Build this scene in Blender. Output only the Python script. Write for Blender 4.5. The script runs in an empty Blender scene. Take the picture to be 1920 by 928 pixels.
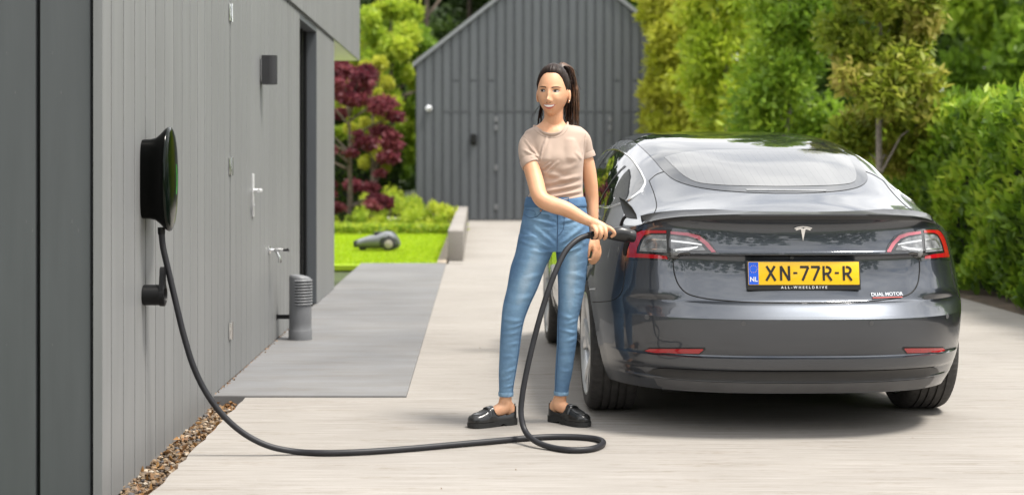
import bpy, bmesh, math, random
import numpy as np
from mathutils import Vector, Matrix
from mathutils.bvhtree import BVHTree
from mathutils.geometry import delaunay_2d_cdt

scene = bpy.context.scene
COL = scene.collection
R = math.radians
pi = math.pi

# ------------------------------------------------------------------ camera
FPX, CX, HY, CAMZ = 2850.0, 893.0, 305.0, 1.26      # measured from the photograph
cam = bpy.data.cameras.new('camera')
cam.lens = FPX / 1920 * 36.0
cam.sensor_width = 36.0
cam.shift_x = (960 - CX) / 1920
cam.shift_y = (HY - 464) / 1920
cam.clip_start = 0.05
cam.clip_end = 3000
cam.dof.use_dof = True
cam.dof.focus_distance = 7.15
cam.dof.aperture_fstop = 2.3
camo = bpy.data.objects.new('camera', cam)
camo.location = (0, 0, CAMZ)
camo.rotation_euler = (pi / 2, 0, 0)
COL.objects.link(camo)
scene.camera = camo

# ------------------------------------------------------------------ sky and sun
SUN = Vector((0.42, -0.17, 1.0)).normalized()
world = bpy.data.worlds.new('World')
scene.world = world
world.use_nodes = True
nt = world.node_tree
nt.nodes.clear()
wo = nt.nodes.new('ShaderNodeOutputWorld')
bg = nt.nodes.new('ShaderNodeBackground')
sky = nt.nodes.new('ShaderNodeTexSky')
sky.sky_type = 'NISHITA'
sky.sun_disc = False
sky.sun_elevation = math.asin(SUN.z)
sky.sun_rotation = math.atan2(SUN.x, SUN.y)
sky.air_density = 1.0
sky.dust_density = 2.0
sky.ozone_density = 1.0
tc = nt.nodes.new('ShaderNodeTexCoord')
mp = nt.nodes.new('ShaderNodeMapping')
mp.inputs['Scale'].default_value = (1.6, 1.6, 3.6)
mp.inputs['Location'].default_value = (0.3, 0.7, 0.0)
noi = nt.nodes.new('ShaderNodeTexNoise')
noi.inputs['Scale'].default_value = 1.5
noi.inputs['Detail'].default_value = 7
noi.inputs['Roughness'].default_value = 0.55
rmp = nt.nodes.new('ShaderNodeValToRGB')
rmp.color_ramp.elements[0].position = 0.26
rmp.color_ramp.elements[1].position = 0.44
mix = nt.nodes.new('ShaderNodeMix')
mix.data_type = 'RGBA'
noi2 = nt.nodes.new('ShaderNodeTexNoise')
noi2.inputs['Scale'].default_value = 3.1
noi2.inputs['Detail'].default_value = 6
rmp2 = nt.nodes.new('ShaderNodeValToRGB')
rmp2.color_ramp.elements[0].position = 0.36
rmp2.color_ramp.elements[1].position = 0.62
rmp2.color_ramp.elements[0].color = (8.0, 8.2, 8.7, 1)
rmp2.color_ramp.elements[1].color = (13.0, 13.0, 13.0, 1)
nt.links.new(mp.outputs['Vector'], noi2.inputs['Vector'])
nt.links.new(noi2.outputs['Fac'], rmp2.inputs['Fac'])
nt.links.new(rmp2.outputs['Color'], mix.inputs[7])
nt.links.new(tc.outputs['Generated'], mp.inputs['Vector'])
nt.links.new(mp.outputs['Vector'], noi.inputs['Vector'])
nt.links.new(noi.outputs['Fac'], rmp.inputs['Fac'])
nt.links.new(rmp.outputs['Color'], mix.inputs[0])
nt.links.new(sky.outputs['Color'], mix.inputs[6])
nt.links.new(mix.outputs[2], bg.inputs['Color'])
bg.inputs['Strength'].default_value = 0.095
nt.links.new(bg.outputs['Background'], wo.inputs['Surface'])

sl = bpy.data.lights.new('sun', 'SUN')
sl.energy = 3.0
sl.angle = R(13)
sl.color = (1.0, 0.95, 0.87)
so = bpy.data.objects.new('sun', sl)
so.rotation_euler = (-SUN).to_track_quat('-Z', 'Y').to_euler()
so.location = (10, 5, 20)
COL.objects.link(so)

vs = scene.view_settings
vs.view_transform = 'Standard'
vs.look = 'None'
vs.exposure = 0.92
vs.gamma = 1.0
vs.use_curve_mapping = False

# ------------------------------------------------------------------ helpers
rng = random.Random(7)
nrg = np.random.default_rng(11)

def at(px, py, Y):
    """photograph pixel at distance Y -> point in the place"""
    return Vector(((px - CX) / FPX * Y, Y, CAMZ - (py - HY) / FPX * Y))

def tag(o, label=None, cat=None, group=None, kind=None):
    if label: o['label'] = label
    if cat: o['category'] = cat
    if group: o['group'] = group
    if kind: o['kind'] = kind
    return o

def thing(name, label, cat, loc=(0, 0, 0), rz=0, group=None):
    o = bpy.data.objects.new(name, None)
    o.empty_display_size = 0.1
    o.location = loc
    o.rotation_euler = (0, 0, rz)
    COL.objects.link(o)
    return tag(o, label, cat, group)

def link(name, me, mat=None, parent=None, loc=None, rz=None):
    o = bpy.data.objects.new(name, me)
    COL.objects.link(o)
    if mat is not None and not me.materials:
        for m in (mat if isinstance(mat, (list, tuple)) else [mat]):
            me.materials.append(m)
    if parent is not None: o.parent = parent
    if loc is not None: o.location = loc
    if rz is not None: o.rotation_euler = (0, 0, rz)
    return o

def smooth(me, ang=None):
    me.polygons.foreach_set('use_smooth', [True] * len(me.polygons))
    if ang is not None:
        me.set_sharp_from_angle(angle=R(ang))

class MB:
    def __init__(s):
        s.v = []; s.f = []; s.m = []; s.mi = 0
    def add(s, vs, fs):
        b = len(s.v)
        s.v += [tuple(v) for v in vs]
        s.f += [tuple(i + b for i in f) for f in fs]
        s.m += [s.mi] * len(fs)
        return s
    def box(s, x0, x1, y0, y1, z0, z1):
        return s.add([(x0,y0,z0),(x1,y0,z0),(x1,y1,z0),(x0,y1,z0),(x0,y0,z1),(x1,y0,z1),(x1,y1,z1),(x0,y1,z1)],
                     [(0,3,2,1),(4,5,6,7),(0,1,5,4),(1,2,6,5),(2,3,7,6),(3,0,4,7)])
    def bbox(s, x0, x1, y0, y1, z0, z1, b=0.004):
        """box with bevelled edges"""
        bm = bmesh.new()
        bmesh.ops.create_cube(bm, size=1)
        for v in bm.verts:
            v.co = Vector((x0 + (v.co.x + .5) * (x1 - x0), y0 + (v.co.y + .5) * (y1 - y0), z0 + (v.co.z + .5) * (z1 - z0)))
        bmesh.ops.bevel(bm, geom=bm.edges[:], offset=b, segments=2, profile=0.6, affect='EDGES')
        bm.verts.index_update()
        s.add([v.co[:] for v in bm.verts], [[v.index for v in f.verts] for f in bm.faces])
        bm.free()
        return s
    def prism(s, poly, axis, a, b):
        """extrude a 2D polygon along an axis from a to b (polygon in the other two axes, in xyz order)"""
        def P(p, t):
            if axis == 0: return (t, p[0], p[1])
            if axis == 1: return (p[0], t, p[1])
            return (p[0], p[1], t)
        n = len(poly)
        vs = [P(p, a) for p in poly] + [P(p, b) for p in poly]
        fs = [tuple(range(n - 1, -1, -1)), tuple(range(n, 2 * n))]
        fs += [(i, (i + 1) % n, n + (i + 1) % n, n + i) for i in range(n)]
        return s.add(vs, fs)
    def loft(s, rings, cap=True, closed=False):
        n = len(rings[0])
        vs = [p for r in rings for p in r]
        fs = []
        m = len(rings)
        for i in range(m if closed else m - 1):
            a = i * n; b = ((i + 1) % m) * n
            for j in range(n):
                k = (j + 1) % n
                fs.append((a + j, a + k, b + k, b + j))
        if cap and not closed:
            fs.append(tuple(range(n - 1, -1, -1)))
            fs.append(tuple(range((m - 1) * n, m * n)))
        return s.add(vs, fs)
    def tube(s, pts, rad, n=10, cap=True, closed=False, up=None):
        pts = [Vector(p) for p in pts]
        m = len(pts)
        rr = rad if isinstance(rad, (list, tuple)) else [rad] * m
        rings = []
        t0 = (pts[1] - pts[0]).normalized()
        u = Vector(up) if up else (Vector((0, 0, 1)) if abs(t0.z) < 0.9 else Vector((1, 0, 0)))
        u = (u - t0 * u.dot(t0)).normalized()
        for i, p in enumerate(pts):
            if closed:
                t = (pts[(i + 1) % m] - pts[i - 1]).normalized()
            else:
                t = (pts[min(i + 1, m - 1)] - pts[max(i - 1, 0)]).normalized()
            u = (u - t * u.dot(t))
            u = u.normalized() if u.length > 1e-6 else t.orthogonal().normalized()
            w = t.cross(u)
            r = rr[i]
            ra, rb = r if isinstance(r, (tuple, list)) else (r, r)
            rings.append([p + u * (math.cos(2 * pi * j / n) * ra) + w * (math.sin(2 * pi * j / n) * rb) for j in range(n)])
        return s.loft(rings, cap, closed)
    def lathe(s, prof, n=32, axis='z', c=(0, 0, 0), cap=False, a0=0, a1=2 * pi):
        """profile of (radius, height) pairs turned about an axis"""
        rings = []
        for r, h in prof:
            ring = []
            for j in range(n):
                a = a0 + (a1 - a0) * j / n
                p = (r * math.cos(a), r * math.sin(a))
                if axis == 'z': q = (p[0], p[1], h)
                elif axis == 'x': q = (h, p[0], p[1])
                else: q = (p[1], h, p[0])
                ring.append((q[0] + c[0], q[1] + c[1], q[2] + c[2]))
            rings.append(ring)
        return s.loft(rings, cap)
    def mesh(s, name, sm=None):
        me = bpy.data.meshes.new(name)
        me.from_pydata(s.v, [], s.f)
        if any(s.m): me.polygons.foreach_set('material_index', s.m)
        bm = bmesh.new(); bm.from_mesh(me)
        bmesh.ops.recalc_face_normals(bm, faces=bm.faces[:])
        bm.to_mesh(me); bm.free()
        me.update()
        if sm is not None: smooth(me, sm)
        return me
    def build(s, name, mat, parent=None, sm=None, loc=None, rz=None):
        return link(name, s.mesh(name, sm), mat, parent, loc, rz)

def catmull(pts, n, closed=False):
    pts = [Vector(p) for p in pts]
    m = len(pts)
    out = []
    segs = m if closed else m - 1
    for i in range(segs):
        if closed:
            p0, p1, p2, p3 = pts[i - 1], pts[i], pts[(i + 1) % m], pts[(i + 2) % m]
        else:
            p1, p2 = pts[i], pts[i + 1]
            p0 = pts[i - 1] if i > 0 else p1 * 2 - p2
            p3 = pts[i + 2] if i + 2 < m else p2 * 2 - p1
        # centripetal
        d1 = max((p1 - p0).length, 1e-6) ** .5; d2 = max((p2 - p1).length, 1e-6) ** .5; d3 = max((p3 - p2).length, 1e-6) ** .5
        b1 = ((p1 - p0) / d1 - (p2 - p0) / (d1 + d2) + (p2 - p1) / d2) * d2
        b2 = ((p2 - p1) / d2 - (p3 - p1) / (d2 + d3) + (p3 - p2) / d3) * d2
        for k in range(n):
            t = k / n
            out.append(p1 * (2*t**3 - 3*t*t + 1) + b1 * (t**3 - 2*t*t + t) + p2 * (-2*t**3 + 3*t*t) + b2 * (t**3 - t*t))
    if not closed: out.append(pts[-1])
    return out

def interp(x, xs, ys):
    return float(np.interp(x, xs, ys))

def pchip(xs, ys):
    """monotone cubic through the points"""
    xs = np.array(xs, float); ys = np.array(ys, float)
    h = np.diff(xs); d = np.diff(ys) / h
    m = np.zeros(len(xs))
    for i in range(1, len(xs) - 1):
        if d[i-1] * d[i] > 0:
            w1 = 2*h[i] + h[i-1]; w2 = h[i] + 2*h[i-1]
            m[i] = (w1 + w2) / (w1 / d[i-1] + w2 / d[i])
    m[0] = d[0]; m[-1] = d[-1]
    def f(x):
        x = min(max(x, xs[0]), xs[-1])
        i = min(max(int(np.searchsorted(xs, x) - 1), 0), len(xs) - 2)
        t = (x - xs[i]) / h[i]
        return float(ys[i]*(2*t**3-3*t*t+1) + h[i]*m[i]*(t**3-2*t*t+t) + ys[i+1]*(-2*t**3+3*t*t) + h[i]*m[i+1]*(t**3-t*t))
    return f

def sstep(a, b, x):
    t = min(max((x - a) / (b - a), 0), 1)
    return t * t * (3 - 2 * t)

# ------------------------------------------------------------------ materials
def new_mat(name):
    m = bpy.data.materials.new(name)
    m.use_nodes = True
    t = m.node_tree
    p = t.nodes['Principled BSDF']
    return m, t, p

def N(t, typ, **kw):
    n = t.nodes.new(typ)
    for k, v in kw.items():
        if hasattr(n, k): setattr(n, k, v)
        else: n.inputs[k].default_value = v
    return n

def noise_col(t, p, c0, c1, scale=8, detail=5, lo=.35, hi=.65, stretch=(1, 1, 1), sock='Base Color'):
    tcn = N(t, 'ShaderNodeTexCoord'); mpn = N(t, 'ShaderNodeMapping')
    mpn.inputs['Scale'].default_value = stretch
    no = N(t, 'ShaderNodeTexNoise', Scale=scale, Detail=detail)
    rp = N(t, 'ShaderNodeValToRGB')
    rp.color_ramp.elements[0].position = lo; rp.color_ramp.elements[1].position = hi
    rp.color_ramp.elements[0].color = (*c0, 1); rp.color_ramp.elements[1].color = (*c1, 1)
    t.links.new(tcn.outputs['Object'], mpn.inputs[0]); t.links.new(mpn.outputs[0], no.inputs['Vector'])
    t.links.new(no.outputs['Fac'], rp.inputs[0])
    if sock: t.links.new(rp.outputs[0], p.inputs[sock])
    return no, rp, mpn

def bump(t, p, src, strength=.2, dist=.01):
    b = N(t, 'ShaderNodeBump', Strength=strength, Distance=dist)
    t.links.new(src, b.inputs['Height'])
    t.links.new(b.outputs[0], p.inputs['Normal'])
    return b

def plain(name, c, rough=.5, metal=0, coat=0, var=.08, scale=12, spec=.5, bmp=0, bscale=60):
    m, t, p = new_mat(name)
    p.inputs['Roughness'].default_value = rough
    p.inputs['Metallic'].default_value = metal
    p.inputs['Coat Weight'].default_value = coat
    p.inputs['Coat Roughness'].default_value = .03
    p.inputs['Specular IOR Level'].default_value = spec
    c0 = tuple(x * (1 - var) for x in c); c1 = tuple(min(1, x * (1 + var)) for x in c)
    noise_col(t, p, c0, c1, scale)
    if bmp:
        no = N(t, 'ShaderNodeTexNoise', Scale=bscale, Detail=4)
        tcn = N(t, 'ShaderNodeTexCoord')
        t.links.new(tcn.outputs['Object'], no.inputs['Vector'])
        bump(t, p, no.outputs['Fac'], bmp, .004)
    return m

def leaf_mat(name, cols, trans=.35, rough=.45):
    """cols: list of three colours along the per-leaf tint"""
    m, t, p = new_mat(name)
    a = N(t, 'ShaderNodeAttribute'); a.attribute_name = 'tint'
    rp = N(t, 'ShaderNodeValToRGB')
    e = rp.color_ramp.elements
    e[0].position = 0; e[0].color = (*cols[0], 1)
    e[1].position = 1; e[1].color = (*cols[2], 1)
    k = e.new(.5); k.color = (*cols[1], 1)
    t.links.new(a.outputs['Fac'], rp.inputs[0])
    t.links.new(rp.outputs[0], p.inputs['Base Color'])
    p.inputs['Roughness'].default_value = rough
    p.inputs['Specular IOR Level'].default_value = .35
    tr = N(t, 'ShaderNodeBsdfTranslucent')
    t.links.new(rp.outputs[0], tr.inputs['Color'])
    mx = N(t, 'ShaderNodeMixShader'); mx.inputs[0].default_value = trans
    t.links.new(p.outputs[0], mx.inputs[1]); t.links.new(tr.outputs[0], mx.inputs[2])
    t.links.new(mx.outputs[0], t.nodes['Material Output'].inputs['Surface'])
    return m

def leaf_mesh(name, pos, size, aspect=.45, out=None, tint=None, sizevar=.35, up=.3, fold=.25):
    """one folded blade per position; out = preferred outward directions"""
    pos = np.asarray(pos, float); n = len(pos)
    d = nrg.normal(size=(n, 3))
    if out is not None: d = d * .75 + np.asarray(out) * 1.0
    d[:, 2] += up
    d /= np.linalg.norm(d, axis=1, keepdims=True) + 1e-9
    q = nrg.normal(size=(n, 3))
    w = np.cross(d, q); w /= np.linalg.norm(w, axis=1, keepdims=True) + 1e-9
    nn = np.cross(d, w)
    L = size * (1 + sizevar * nrg.uniform(-1, 1, n))[:, None]
    W = L * aspect * .5
    v = np.empty((n, 4, 3))
    v[:, 0] = pos - d * L * .5
    v[:, 1] = pos + w * W - d * L * .05 + nn * W * fold * 2
    v[:, 2] = pos + d * L * .5
    v[:, 3] = pos - w * W - d * L * .05 + nn * W * fold * 2
    me = bpy.data.meshes.new(name)
    me.vertices.add(n * 4)
    me.vertices.foreach_set('co', v.reshape(-1))
    idx = np.arange(n) * 4
    tri = np.stack([idx, idx + 1, idx + 2, idx, idx + 2, idx + 3], 1).reshape(-1)
    me.loops.add(n * 6)
    me.loops.foreach_set('vertex_index', tri.astype(np.int32))
    me.polygons.add(n * 2)
    me.polygons.foreach_set('loop_start', (np.arange(n * 2) * 3).astype(np.int32))
    me.polygons.foreach_set('loop_total', np.full(n * 2, 3, np.int32))
    if tint is None: tint = nrg.uniform(0, 1, n)
    at_ = me.attributes.new('tint', 'FLOAT', 'POINT')
    at_.data.foreach_set('value', np.repeat(tint, 4).astype(np.float32))
    me.update(calc_edges=True)
    me.validate()
    return me

# ================================================================== THE SETTING
def concrete(name, c0, c1, streak=.25, stain=(.8, .6), smoothc=False):
    m, t, p = new_mat(name)
    p.inputs['Roughness'].default_value = .8
    p.inputs['Specular IOR Level'].default_value = .3
    tcn = N(t, 'ShaderNodeTexCoord')
    def nz(scale, st, det=6, ro=.55):
        mpn = N(t, 'ShaderNodeMapping'); mpn.inputs['Scale'].default_value = st
        no = N(t, 'ShaderNodeTexNoise', Scale=scale, Detail=det, Roughness=ro)
        t.links.new(tcn.outputs['Object'], mpn.inputs[0]); t.links.new(mpn.outputs[0], no.inputs['Vector'])
        return no
    big = nz(.8, (1, 1, 1))
    r1 = N(t, 'ShaderNodeValToRGB')
    r1.color_ramp.elements[0].position = .3; r1.color_ramp.elements[1].position = .7
    r1.color_ramp.elements[0].color = (*c0, 1); r1.color_ramp.elements[1].color = (*c1, 1)
    t.links.new(big.outputs['Fac'], r1.inputs[0])
    # broom lines run across the drive
    st = nz(1.0, (2.2, 120, 1) if not smoothc else (1.3, 5, 1), 5, .6)
    r2 = N(t, 'ShaderNodeValToRGB')
    r2.color_ramp.elements[0].position = .34; r2.color_ramp.elements[1].position = .62
    k = 1 - streak
    r2.color_ramp.elements[0].color = (k, k * .97, k * .93, 1); r2.color_ramp.elements[1].color = (1, 1, 1, 1)
    t.links.new(st.outputs['Fac'], r2.inputs[0])
    m1 = N(t, 'ShaderNodeMix', data_type='RGBA', blend_type='MULTIPLY'); m1.inputs[0].default_value = 1
    t.links.new(r1.outputs[0], m1.inputs[6]); t.links.new(r2.outputs[0], m1.inputs[7])
    # dirt that gathers in some of the lines
    di = nz(1.6, (1, 9, 1), 4)
    sp = nz(42, (.35, 3.2, 1), 3)
    mu = N(t, 'ShaderNodeMath', operation='MULTIPLY')
    t.links.new(di.outputs['Fac'], mu.inputs[0]); t.links.new(sp.outputs['Fac'], mu.inputs[1])
    r3 = N(t, 'ShaderNodeValToRGB')
    r3.color_ramp.elements[0].position = .3; r3.color_ramp.elements[1].position = .42
    r3.color_ramp.elements[0].color = (1, 1, 1, 1); r3.color_ramp.elements[1].color = (stain[0], stain[0] * .93, stain[0] * .84, 1)
    t.links.new(mu.outputs[0], r3.inputs[0])
    m2 = N(t, 'ShaderNodeMix', data_type='RGBA', blend_type='MULTIPLY'); m2.inputs[0].default_value = 1
    t.links.new(m1.outputs[2], m2.inputs[6]); t.links.new(r3.outputs[0], m2.inputs[7])
    # grit
    gr = nz(260, (1, 1, 1), 2)
    r4 = N(t, 'ShaderNodeValToRGB')
    r4.color_ramp.elements[0].position = .3; r4.color_ramp.elements[1].position = .7
    r4.color_ramp.elements[0].color = (.86, .85, .84, 1); r4.color_ramp.elements[1].color = (1.0, 1.0, 1.0, 1)
    t.links.new(gr.outputs['Fac'], r4.inputs[0])
    m3 = N(t, 'ShaderNodeMix', data_type='RGBA', blend_type='MULTIPLY'); m3.inputs[0].default_value = 1
    t.links.new(m2.outputs[2], m3.inputs[6]); t.links.new(r4.outputs[0], m3.inputs[7])
    t.links.new(m3.outputs[2], p.inputs['Base Color'])
    bump(t, p, st.outputs['Fac'], .5 if not smoothc else .08, .006)
    return m

M_drive = concrete('drive_concrete', (.318, .298, .275), (.388, .366, .340), .32, (.74, .5))
M_slab = concrete('slab_concrete', (.165, .168, .175), (.225, .227, .232), .14, (.9, .5), True)
M_soil = plain('soil', (.09, .065, .045), .95, var=.4, scale=9, bmp=.6)
M_kerb = concrete('grey_kerb', (.27, .26, .25), (.34, .33, .31), .1, (.7, .5), True)

def board_mat(name, c, rough=.5):
    m, t, p = new_mat(name)
    p.inputs['Roughness'].default_value = rough
    p.inputs['Specular IOR Level'].default_value = .4
    inf = N(t, 'ShaderNodeObjectInfo')
    tcn = N(t, 'ShaderNodeTexCoord'); mpn = N(t, 'ShaderNodeMapping')
    mpn.inputs['Scale'].default_value = (6, 6, .5)
    ad = N(t, 'ShaderNodeVectorMath', operation='ADD')
    t.links.new(tcn.outputs['Object'], mpn.inputs[0])
    t.links.new(mpn.outputs[0], ad.inputs[0]); t.links.new(inf.outputs['Location'], ad.inputs[1])
    no = N(t, 'ShaderNodeTexNoise', Scale=3.0, Detail=6)
    t.links.new(ad.outputs[0], no.inputs['Vector'])
    rp = N(t, 'ShaderNodeValToRGB')
    rp.color_ramp.elements[0].position = .3; rp.color_ramp.elements[1].position = .7
    rp.color_ramp.elements[0].color = (*[x * .93 for x in c], 1); rp.color_ramp.elements[1].color = (*[x * 1.06 for x in c], 1)
    t.links.new(no.outputs['Fac'], rp.inputs[0])
    hs = N(t, 'ShaderNodeHueSaturation')
    mr = N(t, 'ShaderNodeMapRange'); mr.inputs[3].default_value = .95; mr.inputs[4].default_value = 1.05
    t.links.new(inf.outputs['Random'], mr.inputs[0]); t.links.new(mr.outputs[0], hs.inputs['Value'])
    t.links.new(rp.outputs[0], hs.inputs['Color'])
    # small pale specks and chips
    vo = N(t, 'ShaderNodeTexVoronoi', Scale=9.0)
    t.links.new(ad.outputs[0], vo.inputs['Vector'])
    r5 = N(t, 'ShaderNodeValToRGB')
    r5.color_ramp.elements[0].position = .02; r5.color_ramp.elements[1].position = .035
    r5.color_ramp.elements[0].color = (.6, .6, .6, 1); r5.color_ramp.elements[1].color = (0, 0, 0, 1)
    t.links.new(vo.outputs['Distance'], r5.inputs[0])
    mx = N(t, 'ShaderNodeMix', data_type='RGBA'); mx.inputs[7].default_value = (.3, .29, .28, 1)
    t.links.new(r5.outputs[0], mx.inputs[0]); t.links.new(hs.outputs[0], mx.inputs[6])
    t.links.new(mx.outputs[2], p.inputs['Base Color'])
    gn = N(t, 'ShaderNodeTexNoise', Scale=1.0, Detail=5)
    mp2 = N(t, 'ShaderNodeMapping'); mp2.inputs['Scale'].default_value = (160, 160, 4)
    t.links.new(tcn.outputs['Object'], mp2.inputs[0]); t.links.new(mp2.outputs[0], gn.inputs['Vector'])
    bump(t, p, gn.outputs['Fac'], .12, .002)
    return m

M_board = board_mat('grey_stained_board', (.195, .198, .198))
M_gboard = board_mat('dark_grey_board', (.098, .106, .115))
M_fboard = board_mat('front_board', (.080, .086, .090))  # darker copy of the cladding, shade of the front put into its colour
M_groove = plain('board_groove_shade', (.030, .028, .027), .9)  # groove shadow painted as near-black on the board sides
M_dark = plain('dark_backing', (.012, .012, .013), .8)
M_gback = plain('grey_backing', (.078, .084, .092), .8)
M_white = plain('white_soffit', (.78, .77, .74), .6, var=.03)
M_black = plain('black_plastic', (.006, .006, .0065), .4, spec=.3)
M_blackgloss = plain('black_gloss', (.001, .0012, .001), .3, spec=.1)
M_steel = plain('brushed_steel', (.70, .70, .70), .35, .45)
M_chrome = plain('chrome', (.8, .8, .8), .12, 1)
M_glassdark = plain('dark_glass', (.008, .010, .012), .05, coat=1)

# ground
def sheet(name, poly, z, mat, th=0.0):
    mb = MB()
    if th: mb.prism(poly, 2, z - th, z)
    else: mb.add([(x, y, z) for x, y in poly], [tuple(range(len(poly)))])
    o = mb.build(name, mat)
    return tag(o, kind='structure')

M_ground = plain('rough_grass_ground', (.055, .075, .02), .95, var=.5, scale=.6)
sheet('ground', [(-800, -800), (800, -800), (800, 800), (-800, 800)], -.10, M_ground)
# the drive, poured in bays with saw-cut joints
bays = [(-26, -1.2), (-1.2, 4.4), (4.4, 10.05), (10.05, 15.6), (15.6, 18.9), (18.9, 26.2), (26.2, 33.0)]
drive = sheet('driveway', [(-1.24, bays[0][0]), (4.52, bays[0][0]), (4.52, bays[0][1] - .004), (-1.24, bays[0][1] - .004)], 0, M_drive, .13)
for i, (a, b) in enumerate(bays[1:]):
    x0 = -1.24 if b < 19 else -.168
    x1 = 4.52 if b < 15.7 else 3.85
    mb = MB()
    if i == 1:
        # ragged edge beside the gravel
        ed = [(x0 + rng.uniform(-.008, .010), a + (8.14 - a) * k / 40) for k in range(41)] + [(x0, 8.15), (x0, b - .004)]
        mb.prism(ed[::-1] + [(x0, a), (4.52, a), (4.52, b - .004)], 2, -.13, 0)
    else:
        mb.prism([(x0, a), (x1, a), (x1, b - .004), (x0, b - .004)], 2, -.13, 0)
    mb.build('concrete_bay', M_drive, drive)
slab = MB(); slab.bbox(-1.43, -.375, 8.16, 18.9, -.12, .012, .006)
slab = tag(slab.build('pavement', M_slab), kind='structure')
mb = MB(); mb.box(-.345, 0 - .168, 18.9, 19.38, -.12, .004)
mb.build('concrete_bay', M_drive, drive)
sheet('soil_strip', [(4.525, 4), (6.4, 4), (6.4, 34), (3.855, 34), (3.855, 15.6), (4.525, 15.6)], -.03, M_soil)

# gravel strip along the foot of the house
M_gravel, t, p = new_mat('gravel')
a = N(t, 'ShaderNodeAttribute'); a.attribute_name = 'tint'
rp = N(t, 'ShaderNodeValToRGB'); e = rp.color_ramp.elements
e[0].color = (.05, .035, .025, 1); e[1].color = (.42, .37, .30, 1)
for pos, c in ((.2, (.17, .10, .045)), (.38, (.07, .07, .075)), (.55, (.22, .155, .09)), (.72, (.10, .075, .055)), (.88, (.27, .165, .08))):
    k = e.new(pos); k.color = (*c, 1)
t.links.new(a.outputs['Fac'], rp.inputs[0]); t.links.new(rp.outputs[0], p.inputs['Base Color'])
p.inputs['Roughness'].default_value = .75
bm = bmesh.new(); bmesh.ops.create_icosphere(bm, subdivisions=1, radius=1)
iv = np.array([v.co[:] for v in bm.verts]); bm.verts.index_update()
ifc = [tuple(v.index for v in f.verts) for f in bm.faces]; bm.free()
gv = []; gf = []; gt = []
for i in range(3000):
    r = rng.choice((.006, .008, .010, .012, .014))
    v = iv * np.array([r * rng.uniform(.8, 1.5), r * rng.uniform(.8, 1.4), r * rng.uniform(.5, .9)])
    v = v * (1 + nrg.normal(0, .12, (len(v), 1)))
    al, be = rng.uniform(0, 6.3), rng.uniform(-.6, .6)
    rot = np.array(Matrix.Rotation(al, 3, 'Z') @ Matrix.Rotation(be, 3, 'X'))
    x = rng.uniform(-1.43, -1.23); y = rng.uniform(4.6, 8.15)
    v = v @ rot.T + np.array([x, y, -.055 + rng.uniform(-.012, .016)])
    b = len(gv) * 12
    gv.append(v); gf += [tuple(q + b for q in f) for f in ifc]; gt += [rng.random()] * 12
me = bpy.data.meshes.new('gravel'); me.from_pydata(np.concatenate(gv).tolist(), [], gf)
at_ = me.attributes.new('tint', 'FLOAT', 'POINT'); at_.data.foreach_set('value', gt)
tag(link('gravel', me, M_gravel), 'mixed tan and grey pebbles filling the strip along the house wall', 'gravel', kind='stuff')
sheet('gravel_bed', [(-1.45, 4.5), (-1.235, 4.5), (-1.235, 8.16), (-1.45, 8.16)], -.066, M_soil)
M_dry = leaf_mat('dry_leaf', [(.22, .10, .035), (.34, .19, .07), (.15, .08, .04)], .1)
pp = [(rng.uniform(-1.40, -1.25), 8.13 - 2.6 * rng.random() ** 1.6, -.036 + rng.uniform(0, .012)) for _ in range(90)]
tag(link('fallen_leaves', leaf_mesh('fallen_leaves', pp, .035, .5, up=-.1, fold=.5), M_dry),
    'scattered brown dry leaf bits on the gravel strip', 'leaves', kind='stuff')
# grit and a few dry bits that gathered along the wall foot and on the drive
pp = [(-1.415 + abs(rng.gauss(0, .012)), rng.uniform(8.2, 12.0), .016) for _ in range(110)]
pp += [(rng.uniform(-1.1, 3.8), rng.uniform(5.8, 13), .004) for _ in range(16)]
tag(link('leaf_litter', leaf_mesh('leaf_litter', pp, .014, .6, up=-.2, fold=.4), M_dry),
    'tiny brown leaf crumbs lying along the wall foot and on the concrete', 'leaf litter', kind='stuff')

# ------------------------------------------------------------------ the house
WX = -1.41; FY = 5.675; BW = .205
house = thing('house', 'grey timber-clad house with overhanging upper storey and side door', 'house', (WX, FY, 0))
def H(mb, name, mat, parent=house, sm=None):
    """geometry given in world coordinates, stored relative to the house origin"""
    mb.v = [(x - WX, y - FY, z) for x, y, z in mb.v]
    o = mb.build(name, mat, parent, sm)
    return o
H(MB().box(-6.0, WX - .024, FY + .03, 12.12, -.1, 2.452), 'wall', M_dark)
H(MB().box(-6.0, WX - .024, 13.46, 15.08, -.1, 2.452), 'wall', M_dark)
H(MB().box(-6.0, WX - .115, 12.12, 13.46, -.1, 2.452), 'wall', M_dark)
H(MB().box(-6.0, WX - .012, FY + .03, 18.18, 2.50, 4.62), 'wall', M_dark)
H(MB().box(-6.1, WX + .03, FY - .03, 18.23, 4.62, 4.74), 'roof', M_black)
H(MB().box(-6.0, WX - .004, 15.11, 18.16, 2.476, 2.496), 'soffit', M_white)

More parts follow.
